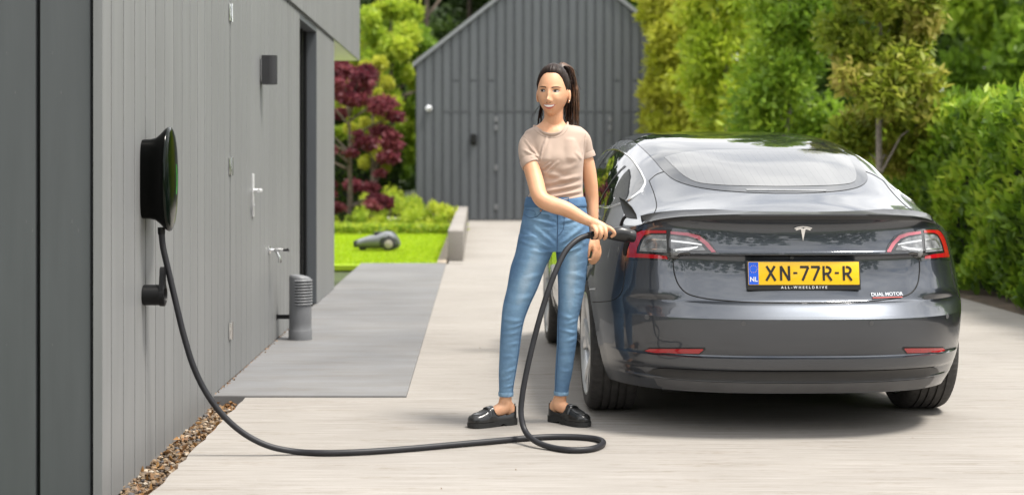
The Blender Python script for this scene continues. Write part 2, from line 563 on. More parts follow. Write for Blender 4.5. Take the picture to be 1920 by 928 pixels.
def board_mesh(name, w, z0, z1, th=.022, ch=.0022, gap=.0062):
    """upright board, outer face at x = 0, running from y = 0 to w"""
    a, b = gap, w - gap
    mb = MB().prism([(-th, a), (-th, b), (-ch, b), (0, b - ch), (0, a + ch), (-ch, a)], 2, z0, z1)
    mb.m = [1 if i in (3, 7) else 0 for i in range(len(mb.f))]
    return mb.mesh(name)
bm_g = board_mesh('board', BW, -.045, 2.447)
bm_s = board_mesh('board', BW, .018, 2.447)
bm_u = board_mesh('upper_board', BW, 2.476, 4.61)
DOOR0, DOOR1 = 15, 20
door = None
nb = int(round((12.14 - FY) / BW))
bw = (12.14 - FY) / nb
for me_ in (bm_g, bm_s):
    for v in me_.vertices:
        if v.co.y > .1: v.co.y += bw - BW
door = link('door', MB().box(-.023, -.0225, .004, bw * 5 - .004, .02, 2.44).mesh('door'), M_dark, house, (0, bw * DOOR0, 0))
for k in range(nb):
    y = FY + bw * k
    if DOOR0 <= k < DOOR1:
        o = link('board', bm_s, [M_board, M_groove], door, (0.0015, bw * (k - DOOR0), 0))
    else:
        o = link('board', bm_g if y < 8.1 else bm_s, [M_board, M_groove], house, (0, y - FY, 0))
n2 = 8; b2 = (15.1 - 13.44) / n2
bm2 = board_mesh('board', b2, .018, 2.447)
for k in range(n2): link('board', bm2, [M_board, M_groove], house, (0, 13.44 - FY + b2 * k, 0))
n3 = int(round((18.2 - FY) / BW)); b3 = (18.2 - FY) / n3
for v in bm_u.vertices:
    if v.co.y > .1: v.co.y += b3 - BW
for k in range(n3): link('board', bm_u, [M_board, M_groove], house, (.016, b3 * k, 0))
# slotted ventilation profile under the upper cladding
H(MB().box(WX - .02, WX - .001, FY + .02, 15.08, 2.449, 2.474), 'ventilation_strip', M_board)
mb = MB(); y = 9.0
while y < 15.0:
    mb.box(WX - .002, WX + .003, y, y + .075, 2.453, 2.469); y += .155
H(mb, 'ventilation_slots', M_dark)['kind'] = 'stuff'
# far end of upper storey and of lower wall
eb = MB().prism([(0, 0), (BW - .006, 0), (BW - .006, .02), (0, .02)], 2, 2.476, 4.61).mesh('end_board')
for k in range(20): link('board', eb, M_board, house, (-.21 - BW * k, 18.2 - FY, 0))
eb2 = MB().prism([(0, 0), (BW - .006, 0), (BW - .006, .02), (0, .02)], 2, .018, 2.447).mesh('end_board')
for k in range(20): link('board', eb2, M_board, house, (-.21 - BW * k, 15.09 - FY, 0))
# front wall facing the camera
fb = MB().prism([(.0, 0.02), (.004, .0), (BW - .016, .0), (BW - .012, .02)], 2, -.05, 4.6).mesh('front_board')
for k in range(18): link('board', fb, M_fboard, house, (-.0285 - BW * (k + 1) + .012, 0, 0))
link('corner_board', MB().prism([(-.017, 0.0), (.0165, 0), (.0165, .012), (-.017, .012)], 2, -.05, 4.6).mesh('corner_board'), M_board, house, (0, -.012, 0))
# recessed glass door
H(MB().box(WX - .113, WX - .105, 12.14, 13.44, .02, 2.45), 'glass_door', M_glassdark)
gd = house.children[-1]
for y0, w in ((12.15, .05), (12.66, .06), (13.05, .03), (13.36, .06)):
    H(MB().box(WX - .104, WX - .085, y0, y0 + w, .02, 2.44), 'door_frame', M_black, house)
H(MB().box(WX - .10, WX - .002, 13.425, 13.442, .018, 2.447), 'jamb', M_gboard)
H(MB().box(WX - .10, WX - .002, 12.138, 12.15, .018, 2.447), 'jamb', M_gboard)
H(MB().box(WX - .10, WX - .002, 12.15, 13.425, 2.41, 2.447), 'lintel', M_gboard)
# hinges and handle of the side door (door-local y = 0 at hinge edge)
for z in (2.116, 1.239, .30):
    h = MB()
    h.bbox(.0, .004, -.055, .025, z - .05, z + .05, .0015)
    h.lathe([(.0, z - .052), (.008, z - .052), (.008, z + .052), (0, z + .052)], 12, c=(.008, -.004, 0))
    h.v = [(a_, b_, c_) for a_, b_, c_ in h.v]
    o = h.build('hinge', M_chrome, door, 40); o.location = (.003, 0, 0)
hd = MB().bbox(.001, .012, .838, .884, .92, 1.19, .003).build('handle_plate', M_steel, door, 40)
lv = MB().tube([(.005, .861, 1.085), (.05, .861, 1.085), (.056, .855, 1.085), (.058, .80, 1.084), (.058, .735, 1.083)], .0115, 10)
MB().tube([(.0, .861, .99), (.016, .861, .99)], .011, 12).build('lock_cylinder', M_steel, door, 50)
lv.build('handle_lever', M_steel, door, 50)

# ------------------------------------------------------------------ things on and by the wall
# charger: dished oval box, axis out of the wall (+x)
cy, cz = 6.47, 1.19
wb = thing('wall_charger', 'glossy black oval charging box on the grey wall with a green light line', 'charger', (WX, cy, cz))
def sring(x, hw, hh, n_, zc=0, m=56):
    out = []
    for j in range(m):
        a_ = 2 * pi * j / m
        c_, s_ = math.cos(a_), math.sin(a_)
        out.append((x, hw * math.copysign(abs(c_) ** (2 / n_), c_), zc + hh * math.copysign(abs(s_) ** (2 / n_), s_)))
    return out
MB().loft([sring(.001, .100, .168, 4.5), sring(.035, .100, .170, 4), sring(.055, .104, .176, 3.4), sring(.075, .115, .195, 2.8), sring(.088, .128, .211, 2.4), sring(.098, .137, .219, 2.25), sring(.104, .140, .2215, 2.2)]).build('housing', M_blackgloss, wb, 50)
M_cover = plain('green_glow_cover', (.0006, .0030, .0010), .15, spec=.2)  # green tint puts the light line's glow into the cover colour
MB().loft([sring(.1045, .1405, .222, 2.2), sring(.110, .139, .220, 2.2), sring(.1165, .128, .205, 2.2), sring(.121, .105, .172, 2.2), sring(.1245, .07, .12, 2.1), sring(.126, .03, .05, 2), sring(.1262, .004, .006, 2)]).build('front_cover', M_cover, wb, 70)
M_led, t, p = new_mat('green_led'); p.inputs['Base Color'].default_value = (.04, .25, .04, 1)
p.inputs['Emission Color'].default_value = (.10, .8, .07, 1); p.inputs['Emission Strength'].default_value = .2
def cov_x(y, z):
    q = ((abs(y) / .14) ** 2.2 + (abs(z) / .2215) ** 2.2) ** (1 / 2.2)
    return .1262 - .0215 * q ** 3.2
ys_ = [.042 + (0.012 * (1 - ((z / .065) ** 2))) for z in np.linspace(-.065, .065, 9)]
MB().tube([(cov_x(y_, z_) + .0005, y_, z_) for y_, z_ in zip(ys_, np.linspace(-.065, .062, 9))], .0009, 8).build('light_line', M_led, wb, 60)
M_mark = plain('pale_print', (.7, .7, .7), .5)
lg = MB()
for k, (w_, h_) in enumerate(((.008, .011), (.007, .009), (.008, .009), (.006, .012), (.008, .009), (.007, .009))):
    y_ = -.002 + k * .0105; z_ = .148
    lg.add([(cov_x(y_, z_) + .002, y_, z_), (cov_x(y_ + w_, z_) + .002, y_ + w_, z_), (cov_x(y_ + w_, z_ + h_) + .002, y_ + w_, z_ + h_), (cov_x(y_, z_ + h_) + .002, y_, z_ + h_)], [(0, 1, 2, 3)])
lg.build('printed_name', M_mark, wb)
MB().lathe([(.0, -.235), (.015, -.235), (.016, -.222), (.016, -.205), (0, -.205)], 16, c=(.070, 0, 0)).build('cable_gland', M_black, wb, 40)

# plug dock
pdk = thing('plug_dock', 'black teardrop plug dock with a round socket on the grey wall', 'plug dock', (WX, 6.44, .70))
MB().lathe([(.040, 0), (.044, .004), (.044, .07), (.046, .072), (.046, .092), (.040, .094), (.033, .094), (.031, .088), (.031, .02), (.0, .02)], 32, 'x').build('socket', M_black, pdk, 35)
tear = [(.048 * math.cos(a_), .048 * math.sin(a_)) for a_ in np.linspace(pi * 1.08, pi * 1.92, 20)]
tear += [(.047, .0), (.036, .04), (.024, .085), (.020, .105), (.012, .116), (0, .119), (-.012, .116), (-.02, .105), (-.024, .085), (-.036, .04), (-.047, 0)]
inner = [(.036 * math.cos(a_), .036 * math.sin(a_)) for a_ in np.linspace(0, 2 * pi, 32, endpoint=False)]
d = delaunay_2d_cdt([Vector(q) for q in tear + inner], [], [list(range(len(tear))), list(range(len(tear), len(tear) + 32))[::-1]], 1, 1e-6)
bm = bmesh.new(); vv = [bm.verts.new((.072, q.x, q.y)) for q in d[0]]
for f in d[2]:
    c_ = sum((d[0][i] for i in f), Vector((0, 0))) / 3
    if c_.length > .0355: bm.faces.new([vv[i] for i in f])
ex = bmesh.ops.extrude_face_region(bm, geom=bm.faces[:])
for v in ex['geom']:
    if isinstance(v, bmesh.types.BMVert): v.co.x += .018
bmesh.ops.recalc_face_normals(bm, faces=bm.faces[:])
me = bpy.data.meshes.new('hook_plate'); bm.to_mesh(me); bm.free(); smooth(me, 30)
link('hook_plate', me, M_black, pdk)

# wall lamp
wl = thing('wall_lamp', 'black half-round up and down wall lamp above the side door handle', 'lamp', (WX, 9.95, 1.865))
prof = [(.012, -.052), (.062, -.050)] + [(.062 + .046 * math.sin(a_), -.046 * math.cos(a_)) for a_ in np.linspace(.05, pi - .05, 20)] + [(.062, .050), (.012, .052)]
lampm = plain('lamp_black', (.022, .022, .024), .55, bmp=.1)
MB().prism(prof, 2, -.094, .094).build('shade', lampm, wl, 40)
MB().bbox(.001, .013, -.03, .03, -.075, .075, .002).build('wall_plate', M_steel, wl, 40)

# garden tap
tp = thing('garden_tap', 'chrome garden tap with a black lever on the grey wall', 'tap', (WX, 10.35, .665))
MB().lathe([(0, .0), (.03, .0), (.03, .006), (.014, .012), (.012, .03), (.015, .034), (.015, .075), (.011, .078), (.011, .095), (0, .095)], 20, 'x').build('body', M_chrome, tp, 40)
MB().tube([(.05, 0, 0), (.058, -.002, -.025), (.07, -.005, -.05), (.074, -.006, -.085)], [.011, .011, .0095, .0095], 12).lathe([(.0, -.085), (.0125, -.085), (.0125, -.066), (0, -.066)], 14, c=(.073, -.006, 0)).build('spout', M_chrome, tp, 40)
MB().tube([(.092, 0, 0), (.125, 0, 0)], .008, 10).tube([(.128, -.028, .006), (.128, .028, -.004)], .008, 10).build('lever', M_black, tp, 40)

# ventilation post
M_post = plain('grey_plastic', (.15, .154, .162), .45, var=.05)
vp = thing('ventilation_post', 'round grey louvred ventilation post standing on the pavement by the wall', 'vent post', (-1.243, 10.74, .012))
prf = [(.0, 0), (.083, 0), (.083, .07), (.079, .074), (.079, .40)]
mb = MB(); rings = []
n_ = 40
for r_, h_ in [(.083, .0), (.083, .065), (.081, .07), (.079, .074), (.079, .12)]:
    rings.append([(r_ * math.cos(2*pi*j/n_), r_ * math.sin(2*pi*j/n_), h_) for j in range(n_)])
for f_ in (1.0, .97, .88, .6, .2):
    zz = {1.0: .425, .97: .437, .88: .446, .6: .453, .2: .456}[f_]
    rings.append([(.079 * f_ * math.cos(2*pi*j/n_), .079 * f_ * math.sin(2*pi*j/n_), zz - .022 * (f_ * math.cos(2*pi*j/n_ - .4) * .6 + .0)) for j in range(n_)])
mb.loft(rings).build('post', M_post, vp, 35)
lo_, hi_ = -1.95, .1
gr = MB()
gr.loft([[(.0798 * math.cos(a_), .0798 * math.sin(a_), z_) for a_ in np.linspace(lo_, hi_, 16)] + [(.07 * math.cos(a_), .07 * math.sin(a_), z_) for a_ in np.linspace(hi_, lo_, 16)] for z_ in (.245, .418)]).build('louvre_opening', M_dark, vp)
for k in range(9):
    z_ = .25 + k * .0205
    MB().loft([[(r_ * math.cos(a_), r_ * math.sin(a_), zz) for r_, zz in ((.080, z_ + .003), (.086, z_ - .002), (.086, z_ + .005), (.080, z_ + .011))] for a_ in np.linspace(lo_, hi_, 14)]).build('louvre', M_post, vp, 30)
br = MB().box(-.165, -.07, -.006, .006, .145, .175)
br.box(-.165, -.161, -.02, .02, .14, .18)
br.build('wall_bracket', M_black, vp)

# ------------------------------------------------------------------ the garage at the end of the drive
GY = 33.0; GX = 1.78; GH = 3.09; GE = 3.38; GA = 5.81
gar = thing('garage', 'dark grey gabled timber garage at the end of the drive', 'garage', (GX, GY, 0))
pent = [(-GH, 0), (GH, 0), (GH, GE), (0, GA), (-GH, GE)]
MB().prism([(x, z - .02) for x, z in pent], 1, .006, 7.0).build('wall', M_gback, gar)
sl_ = (GA - GE) / GH
for s in (-1, 1):
    th = .10
    poly = [(s * (GH + .07), GE - .07 * sl_ + .0), (0, GA + .0), (0, GA + th), (s * (GH + .07), GE - .07 * sl_ + th)]
    MB().prism(poly, 1, -.06, 7.05).build('roof', plain('roof_edge', (.20, .21, .22), .5), gar)
pitch = .195
nbd = 34
x0 = -GH + .02
xs_ = [x0 + pitch * k for k in range(nbd) if x0 + pitch * k + .13 < GH + .02]
bw_ = .128
def gboard(x, z0, z1, z1b=None):
    w2 = bw_
    top = (z1, z1) if z1b is None else (z1, z1b)
    vs = [(x, -.012, z0), (x + w2, -.012, z0), (x + w2, -.012, top[1]), (x, -.012, top[0]),
          (x, .03, z0), (x + w2, .03, z0), (x + w2, .03, top[1]), (x, .03, top[0])]
    MB().add(vs, [(0, 1, 2, 3), (7, 6, 5, 4), (0, 4, 5, 1), (1, 5, 6, 2), (2, 6, 7, 3), (3, 7, 4, 0)]).build('board', M_gboard, gar)
for k, x in enumerate(xs_):
    def ztop(q): return GE + (GH - abs(q)) * sl_ - .012
    px = CX + (GX + x) * FPX / GY
    cuts = []
    if 828 < px < 1225: cuts.append(2.35 if not (845 < px < 930 or 1140 < px < 1210) or k % 2 else 3.03)
    if cuts and cuts[0] > 3 : cuts = [2.35, 3.03] if k % 4 == 0 else cuts
    z = .03
    for c in cuts:
        gboard(x, z, c - .018); z = c + .018
    gboard(x, z, ztop(x), ztop(x + bw_))
# recessed batten strips between the boards are the backing wall; door rails
for z_, a_, b_ in ((2.35, 835, 1225),):
    MB().box((a_ - CX) / FPX * GY - GX, (b_ - CX) / FPX * GY - GX, -.005, .005, z_ - .012, z_ + .012).build('door_rail', M_gback, gar)
for px, zz in ((930, (2.2, 2.02, 1.15, .30)), (1143, (2.2, 2.02, 1.15, .30))):
    for z_ in zz:
        MB().bbox((px - 3 - CX) / FPX * GY - GX, (px + 3 - CX) / FPX * GY - GX, -.03, -.011, z_ - .06, z_ + .06, .004).build('hinge', M_post, gar)
gl = thing('dome_camera', 'white round dome camera on the garage wall', 'camera', ((804 - CX) / FPX * GY, GY - .012, 2.43))
dm = MB(); dm.lathe([(0, -.115), (.03, -.110), (.055, -.09), (.068, -.06), (.068, -.03), (.06, -.012), (.05, 0), (0, 0)], 24, 'y')
dm.build('dome', plain('dome_white', (.75, .76, .78), .3), gl, 60)
MB().lathe([(.0, -.121), (.018, -.119), (.024, -.108)], 16, 'y', (.012, 0, .004)).build('lens', M_black, gl, 60)
kl = thing('key_safe', 'small dark key box on the garage door boards', 'key box', ((888 - CX) / FPX * GY, GY - .012, 1.76))
MB().bbox(-.065, .065, -.06, 0, -.12, .12, .02).build('box', M_black, kl, 40)
MB().lathe([(0, -.085), (.03, -.085), (.03, -.06)], 16, 'y', (0, 0, -.02)).build('knob', M_dark, kl, 40)

# ------------------------------------------------------------------ low wall, edging, lawn
lw = thing('low_wall', 'low grey concrete block wall between lawn and drive', 'low wall', (-.265, 19.4, 0))
M_block = concrete('wall_block', (.24, .225, .21), (.33, .31, .29), .12, (.7, .5), True)
L = 30.0 - 19.4; nbk = 6
for k in range(nbk):
    a_ = L * k / nbk; b_ = L * (k + 1) / nbk - .012
    MB().bbox(-.098, .098, a_, b_, -.1, .39, .012).build('block', M_block, lw, 30)
M_pav = plain('edging_paver', (.30, .25, .19), .85, var=.25)
pe = sheet('edging_path', [(-.49, 18.92), (-.375, 18.92), (-.375, 27), (-.49, 27)], -.03, M_soil, .05)
pm = MB().bbox(-.058, .058, -.105, .105, -.05, .03, .006).mesh('paver')
for k in range(36): link('paver', pm, M_pav, pe, (-.432 + rng.uniform(-.004, .004), 19.03 + k * .217, -.012))
M_lawn = plain('lawn_turf', (.30, .42, .012), .9, var=.2, scale=3)
sheet('lawn', [(-9, 18.92), (-.49, 18.92), (-.49, 26.9), (-9, 26.9)], -.02, M_lawn, .06)
n_ = 42000
gy = 18.95 + (26.85 - 18.95) * nrg.random(n_) ** 1.1
gx = nrg.uniform(-4.4, -.50, n_)
pos = np.stack([gx, gy, np.full(n_, .005)], 1)
M_grass = leaf_mat('lawn_blades', [(.26, .40, .008), (.38, .52, .012), (.48, .58, .03)], .5)
tag(link('lawn_grass', leaf_mesh('lawn_grass', pos, .05, .2, up=.9), M_grass), 'short mown bright green grass of the lawn', 'grass', kind='stuff')

# robot mower
mw = thing('robot_mower', 'grey robotic lawn mower standing on the lawn', 'lawn mower', (-1.40, 21.75, .005), R(-3))
M_mow = plain('mower_grey', (.13, .138, .148), .3, coat=.4)
M_mowd = plain('mower_dark', (.02, .02, .022), .5)
zt = pchip([-.32, -.27, -.20, -.10, .0, .06, .12, .18, .24, .28, .31], [.13, .165, .19, .22, .235, .262, .278, .272, .235, .18, .12])
zb = pchip([-.32, -.2, 0, .31], [.06, .05, .045, .06])
wd = pchip([-.32, -.28, -.2, 0, .2, .28, .31], [.12, .17, .205, .225, .22, .17, .12])
rings = []
for x in np.linspace(-.32, .31, 40):
    ring = []
    t_, b_, w_ = zt(x), zb(x), wd(x)
    for j in range(28):
        a_ = 2 * pi * j / 28
        c_, s_ = math.cos(a_), math.sin(a_)
        yy = w_ * math.copysign(abs(c_) ** .7, c_)
        z_ = (t_ + b_) / 2 + (t_ - b_) / 2 * math.copysign(abs(s_) ** .75, s_)
        if abs(x - .17) < .13 and z_ < .10 + .1 * math.sqrt(max(0, 1 - ((x - .17) / .13) ** 2)): yy *= .80
        ring.append((x, yy, z_))
    rings.append(ring)
MB().loft(rings).build('cover', M_mow, mw, 45)
MB().bbox(-.345, -.24, -.15, .15, .05, .145, .02).build('bumper', M_mowd, mw, 40)
MB().bbox(-.26, .29, -.16, .16, .035, .07, .01).build('chassis', M_mowd, mw, 40)
for s in (-1, 1):
    w_ = MB().lathe([(.0, .02), (.06, .022), (.088, .02), (.10, .012), (.102, -.012), (.09, -.022), (0, -.022)], 28, 'y', (.17, s * .205, .102))
    wh = w_.build('wheel', M_mowd, mw, 40)
    MB().lathe([(.0, s * .03), (.05, s * .027), (.06, s * .022)], 20, 'y', (.17, s * .205, .102)).build('hub', plain('hub_tan', (.33, .29, .26), .6), wh, 40)
    MB().lathe([(0, -.02), (.04, -.02), (.045, 0), (.04, .02), (0, .02)], 16, 'y', (-.22, s * .12, .045)).build('wheel', M_mowd, mw, 40)
MB().bbox(-.06, .05, -.09, .09, .23, .262, .01).build('stop_lid', M_mowd, mw, 40)

# ------------------------------------------------------------------ planting
def crown(name, mat, parent, centers, radii, n, size, aspect=.45, tint0=None, up=.2, flat=1.0):
    """leaf clumps: each centre gets leaves spread through a fuzzy ball, most near its outside"""
    centers = np.asarray(centers, float); radii = np.asarray(radii, float)
    w = radii ** 2; w /= w.sum()
    idx = nrg.choice(len(centers), n, p=w)
    d = nrg.normal(size=(n, 3)); d /= np.linalg.norm(d, axis=1, keepdims=True)
    rr = radii[idx] * (nrg.random(n) ** .45) * nrg.uniform(.75, 1.2, n)
    off = d * rr[:, None]; off[:, 2] *= flat
    pos = centers[idx] + off
    ct = nrg.uniform(0, 1, len(centers))
    tint = np.clip(.55 * ct[idx] + .45 * nrg.random(n) + (0 if tint0 is None else tint0), 0, 1)
    o = link(name, leaf_mesh(name, pos, size, aspect, d, tint, up=up), mat, parent)
    o['kind'] = 'stuff'
    return o

M_bark = plain('bark', (.13, .10, .075), .9, var=.35, scale=20, bmp=.6)
M_bark2 = plain('pale_bark', (.24, .21, .18), .9, var=.3, scale=30, bmp=.5)

def tree(name, label, loc, h, trunk_r, clumps, radii, mat, n, size, aspect=.45, limbs=12, bark=None, group=None, cat='tree', flat=1.0, tr_top=.8, up=.2):
    t_ = thing(name, label, cat, loc, 0, group)
    tr = MB()
    pts = [(0, 0, -.12)] + [(rng.uniform(-.02, .02) * h * .3 * k / 6, rng.uniform(-.02, .02) * h * .3 * k / 6, h * tr_top * k / 6) for k in range(1, 7)]
    tr.tube(pts, [trunk_r * (1.15 if k == 0 else 1 - .75 * k / 6) for k in range(7)], 10)
    tr.build('trunk', bark or M_bark, t_, 60)
    order = list(range(len(clumps))); rng.shuffle(order)
    for i in order[:limbs]:
        c = Vector(clumps[i])
        z0 = max(.15 * h, min(c.z - .25 * abs(c.x) - .15 * h * rng.random(), h * tr_top * .92))
        k = z0 / (h * tr_top) * 6
        i0 = min(int(k), 5); f = k - i0
        p0 = Vector(pts[i0]).lerp(Vector(pts[i0 + 1]), f) if i0 else Vector((0, 0, z0))
        m_ = p0.lerp(c, .5) + Vector((rng.uniform(-.05, .05) * h * .3, rng.uniform(-.05, .05) * h * .3, .02 * h))
        r0 = trunk_r * .42
        MB().tube([p0, m_, c], [r0, r0 * .6, r0 * .2], 6).build('limb', bark or M_bark, t_, 60)
    crown('crown', mat, t_, clumps, radii, n, size, aspect, flat=flat, up=up)
    return t_

def column_clumps(h0, h1, prof, n, r0, r1):
    """clump centres spread over a column of varying half-width prof(f)"""
    cs = []; rs = []
    for i in range(n):
        f = (i + rng.random()) / n
        w = prof(f)
        a = rng.uniform(0, 2 * pi); q = math.sqrt(rng.uniform(.12, 1.0)) * w
        cs.append((q * math.cos(a), q * math.sin(a), h0 + (h1 - h0) * f)); rs.append(rng.uniform(r0, r1))
    return cs, rs

M_lfA = leaf_mat('leaf_yellow_green', [(0.31, 0.368, 0.023), (0.483, 0.506, 0.046), (0.62, 0.609, 0.103)], 0.5)
M_lfB = leaf_mat('leaf_fresh_green', [(0.196, 0.317, 0.035), (0.374, 0.495, 0.042), (0.57, 0.62, 0.064)], 0.5)
M_lfC = leaf_mat('leaf_mid_green', [(0.138, 0.248, 0.03), (0.241, 0.38, 0.036), (0.414, 0.544, 0.053)], 0.5)
M_lfD = leaf_mat('leaf_bronze', [(.14, .22, .015), (.32, .38, .04), (.52, .44, .12)], .5)
M_lfE = leaf_mat('leaf_dark', [(0.023, 0.046, 0.013), (0.046, 0.081, 0.018), (0.078, 0.124, 0.026)], .25)
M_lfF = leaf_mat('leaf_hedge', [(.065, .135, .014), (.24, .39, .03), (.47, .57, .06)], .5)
M_lfR = leaf_mat('leaf_maple', [(.06, .010, .018), (.18, .035, .05), (.36, .11, .12)], .45)
M_lfG = leaf_mat('leaf_lime', [(0.283, 0.411, 0.034), (0.464, 0.567, 0.045), (0.6, 0.62, 0.077)], 0.5)
M_lfH = leaf_mat('leaf_deep', [(0.057, 0.114, 0.019), (0.104, 0.19, 0.027), (0.171, 0.285, 0.038)], 0.4)

grp = 'columnar trees along the drive'
prof = lambda f: .50 * (1 - .15 * f)
c_, r_ = column_clumps(1.25, 5.4, lambda f: .50 * (.75 + .35 * math.sin(3.1 * f + .5)), 60, .17, .31)
tree('columnar_tree', 'bronze-tinged columnar tree with a bare slim trunk beside the hedge', (4.32, 16.3, 0), 6.0, .044, c_, r_, M_lfD, 24000, .115, .42, 16, M_bark2, grp)
c_, r_ = column_clumps(.5, 6.2, lambda f: .60, 80, .24, .42)
tree('columnar_tree', 'vivid green columnar tree next to the bronze-tinged one', (4.32, 21.0, 0), 6.2, .05, c_, r_, M_lfC, 20000, .135, .42, 14, M_bark2, grp)
c_, r_ = column_clumps(.5, 6.2, lambda f: .62, 80, .24, .44)
tree('columnar_tree', 'pale green columnar tree second from the garage', (4.3, 26.2, 0), 6.4, .05, c_, r_, M_lfG, 18000, .155, .42, 12, M_bark2, grp)
c_, r_ = column_clumps(.5, 5.0, lambda f: .66 * (1 - .25 * f), 80, .24, .44)
tree('columnar_tree', 'yellowish columnar tree closest to the garage gable', (4.15, 31.8, 0), 5.2, .05, c_, r_, M_lfA, 18000, .17, .45, 12, M_bark2, grp)

# the tall clipped hedge along the right of the drive
hg = thing('laurel_hedge', 'tall glossy bright green laurel hedge along the drive', 'hedge', (5.2, 20, 0))
MB().box(-.04, .35, -13.5, 13.0, -.1, 1.52).build('branch_core', plain('hedge_core', (.012, .018, .006), 1.0), hg)
n_ = 29000
yy = 8.0 + (33.0 - 8.0) * nrg.random(n_) ** 1.5
zz = nrg.uniform(.02, 1.86, n_)
wob = .15 * np.sin(yy * 2.3 + 1.3 * np.sin(zz * 3.1)) * np.sin(zz * 4.0 + yy) + .07 * np.sin(yy * 6.1 + zz * 5.2)
xx = 4.78 + wob + np.abs(nrg.normal(0, .13, n_))
n2_ = 12000
y2 = 8.0 + (33.0 - 8.0) * nrg.random(n2_) ** 1.4
x2 = nrg.uniform(4.75, 5.6, n2_)
z2 = 1.82 + .07 * np.sin(y2 * 3.1 + x2 * 4) + .05 * np.sin(y2 * 9.0) - np.abs(nrg.normal(0, .09, n2_)) + .12 * (nrg.random(n2_) > .9)
pos = np.stack([np.concatenate([xx, x2]), np.concatenate([yy, y2]), np.concatenate([zz, z2])], 1)
out = np.zeros_like(pos); out[:n_, 0] = -.8; out[:n_, 2] = .5; out[n_:, 2] = 1.2
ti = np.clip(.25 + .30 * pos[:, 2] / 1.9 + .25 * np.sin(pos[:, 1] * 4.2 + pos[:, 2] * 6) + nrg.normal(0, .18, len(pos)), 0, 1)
pos[:, 0] -= 5.2; pos[:, 1] -= 20
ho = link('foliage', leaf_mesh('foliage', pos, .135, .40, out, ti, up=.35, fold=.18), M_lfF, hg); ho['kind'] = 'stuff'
for k in range(16):
    y_ = -11.5 + k * 1.5 + rng.uniform(-.2, .2)
    MB().tube([(-.12, y_, -.12), (-.15 + rng.uniform(-.1, .1), y_ + .05, .25), (-.05, y_ + .1, .8)], [.022, .018, .01], 6).build('stem', M_bark, hg)

# red maple
mp_ = []; mr_ = []
for i in range(54):
    f = rng.random()
    z_ = .35 + 2.75 * f
    w_ = 1.05 * math.sin(pi * (.18 + .72 * f)) ** .7
    a_ = rng.uniform(0, 2 * pi); q = w_ * math.sqrt(rng.uniform(.2, 1))
    mp_.append((q * math.cos(a_), q * math.sin(a_), z_)); mr_.append(rng.uniform(.12, .27))
tree('red_maple', 'dark red laceleaf maple beyond the robot mower', (-2.35, 28.3, 0), 2.9, .06, mp_, mr_, M_lfR, 15000, .10, .5, 18, flat=.55, up=-.2)

def bush(name, label, loc, rx, rz_, mat, n, size, k=16, group=None, cat='shrub', aspect=.45):
    cs = []; rs = []
    for i in range(k):
        a_ = rng.uniform(0, 2 * pi); q = math.sqrt(rng.random()) * rx
        zz = rz_ * (.15 + .75 * rng.random()) * math.sqrt(max(.1, 1 - (q / rx) ** 2 * .7))
        cs.append((q * math.cos(a_), q * math.sin(a_), zz)); rs.append(rng.uniform(.25, .42) * min(rx, rz_) * .9)
    t_ = thing(name, label, cat, loc, 0, group)
    st = MB()
    for i in range(0, k, 2): st.tube([(rng.uniform(-.04, .04), rng.uniform(-.04, .04), -.12), Vector(cs[i]) * .5, cs[i]], [.02, .014, .005], 5)
    st.build('stems', M_bark, t_)
    crown('foliage', mat, t_, cs, rs, n, size, aspect)
    return t_

for i, (px, Y, rx, rz_, m_, lab) in enumerate((
        (812, 27.6, .52, .55, M_lfG, 'bright lime shrub touching the low wall'),
        (770, 28.2, .42, .42, M_lfB, 'rounded green shrub between maple and lime shrub'),
        (730, 27.9, .48, .36, M_lfG, 'low lime shrub at the foot of the maple'),
        (655, 27.8, .5, .4, M_lfB, 'low green shrub in front of the maple stem'))):
    bush('shrub', lab, ((px - CX) / FPX * Y, Y, 0), rx, rz_, m_, 2600, .075)
n_ = 9000
pos = np.stack([nrg.uniform(-4.6, -.45, n_), nrg.uniform(26.7, 27.4, n_), nrg.uniform(.02, .17, n_)], 1)
tag(link('ground_cover', leaf_mesh('ground_cover', pos, .075, .5, up=.5), M_lfB), 'band of low green ground cover plants behind the lawn', 'ground cover', kind='stuff')
sheet('soil_bed', [(-9, 26.9), (-.40, 26.9), (-.40, 33), (-9, 33)], -.04, M_soil, .05)
sheet('garden_path', [(-9, 30.2), (-1.5, 30.2), (-1.5, 31.6), (-9, 31.6)], -.02, M_drive, .05)
st_ = plain('boulder', (.42, .39, .35), .85, var=.2, scale=6, bmp=.5)
def boulder(px, Y, r, lab):
    bm = bmesh.new(); bmesh.ops.create_icosphere(bm, subdivisions=3, radius=1)
    for v in bm.verts:
        k = 1 + .16 * math.sin(3 * v.co.x + 1.7 * v.co.y + px) + .12 * math.sin(4 * v.co.z + 2.2 * v.co.x)
        v.co = Vector((v.co.x * r * 1.35, v.co.y * r, v.co.z * r * .62)) * k
    me = bpy.data.meshes.new('boulder'); bm.to_mesh(me); bm.free(); smooth(me)
    o = link('boulder', me, st_, None, ((px - CX) / FPX * Y, Y, .02))
    return tag(o, lab, 'boulder')
boulder(716, 29.2, .20, 'pale boulder in the bed by the maple foot')
boulder(752, 29.6, .30, 'large pale boulder between the maple and the lime shrub')

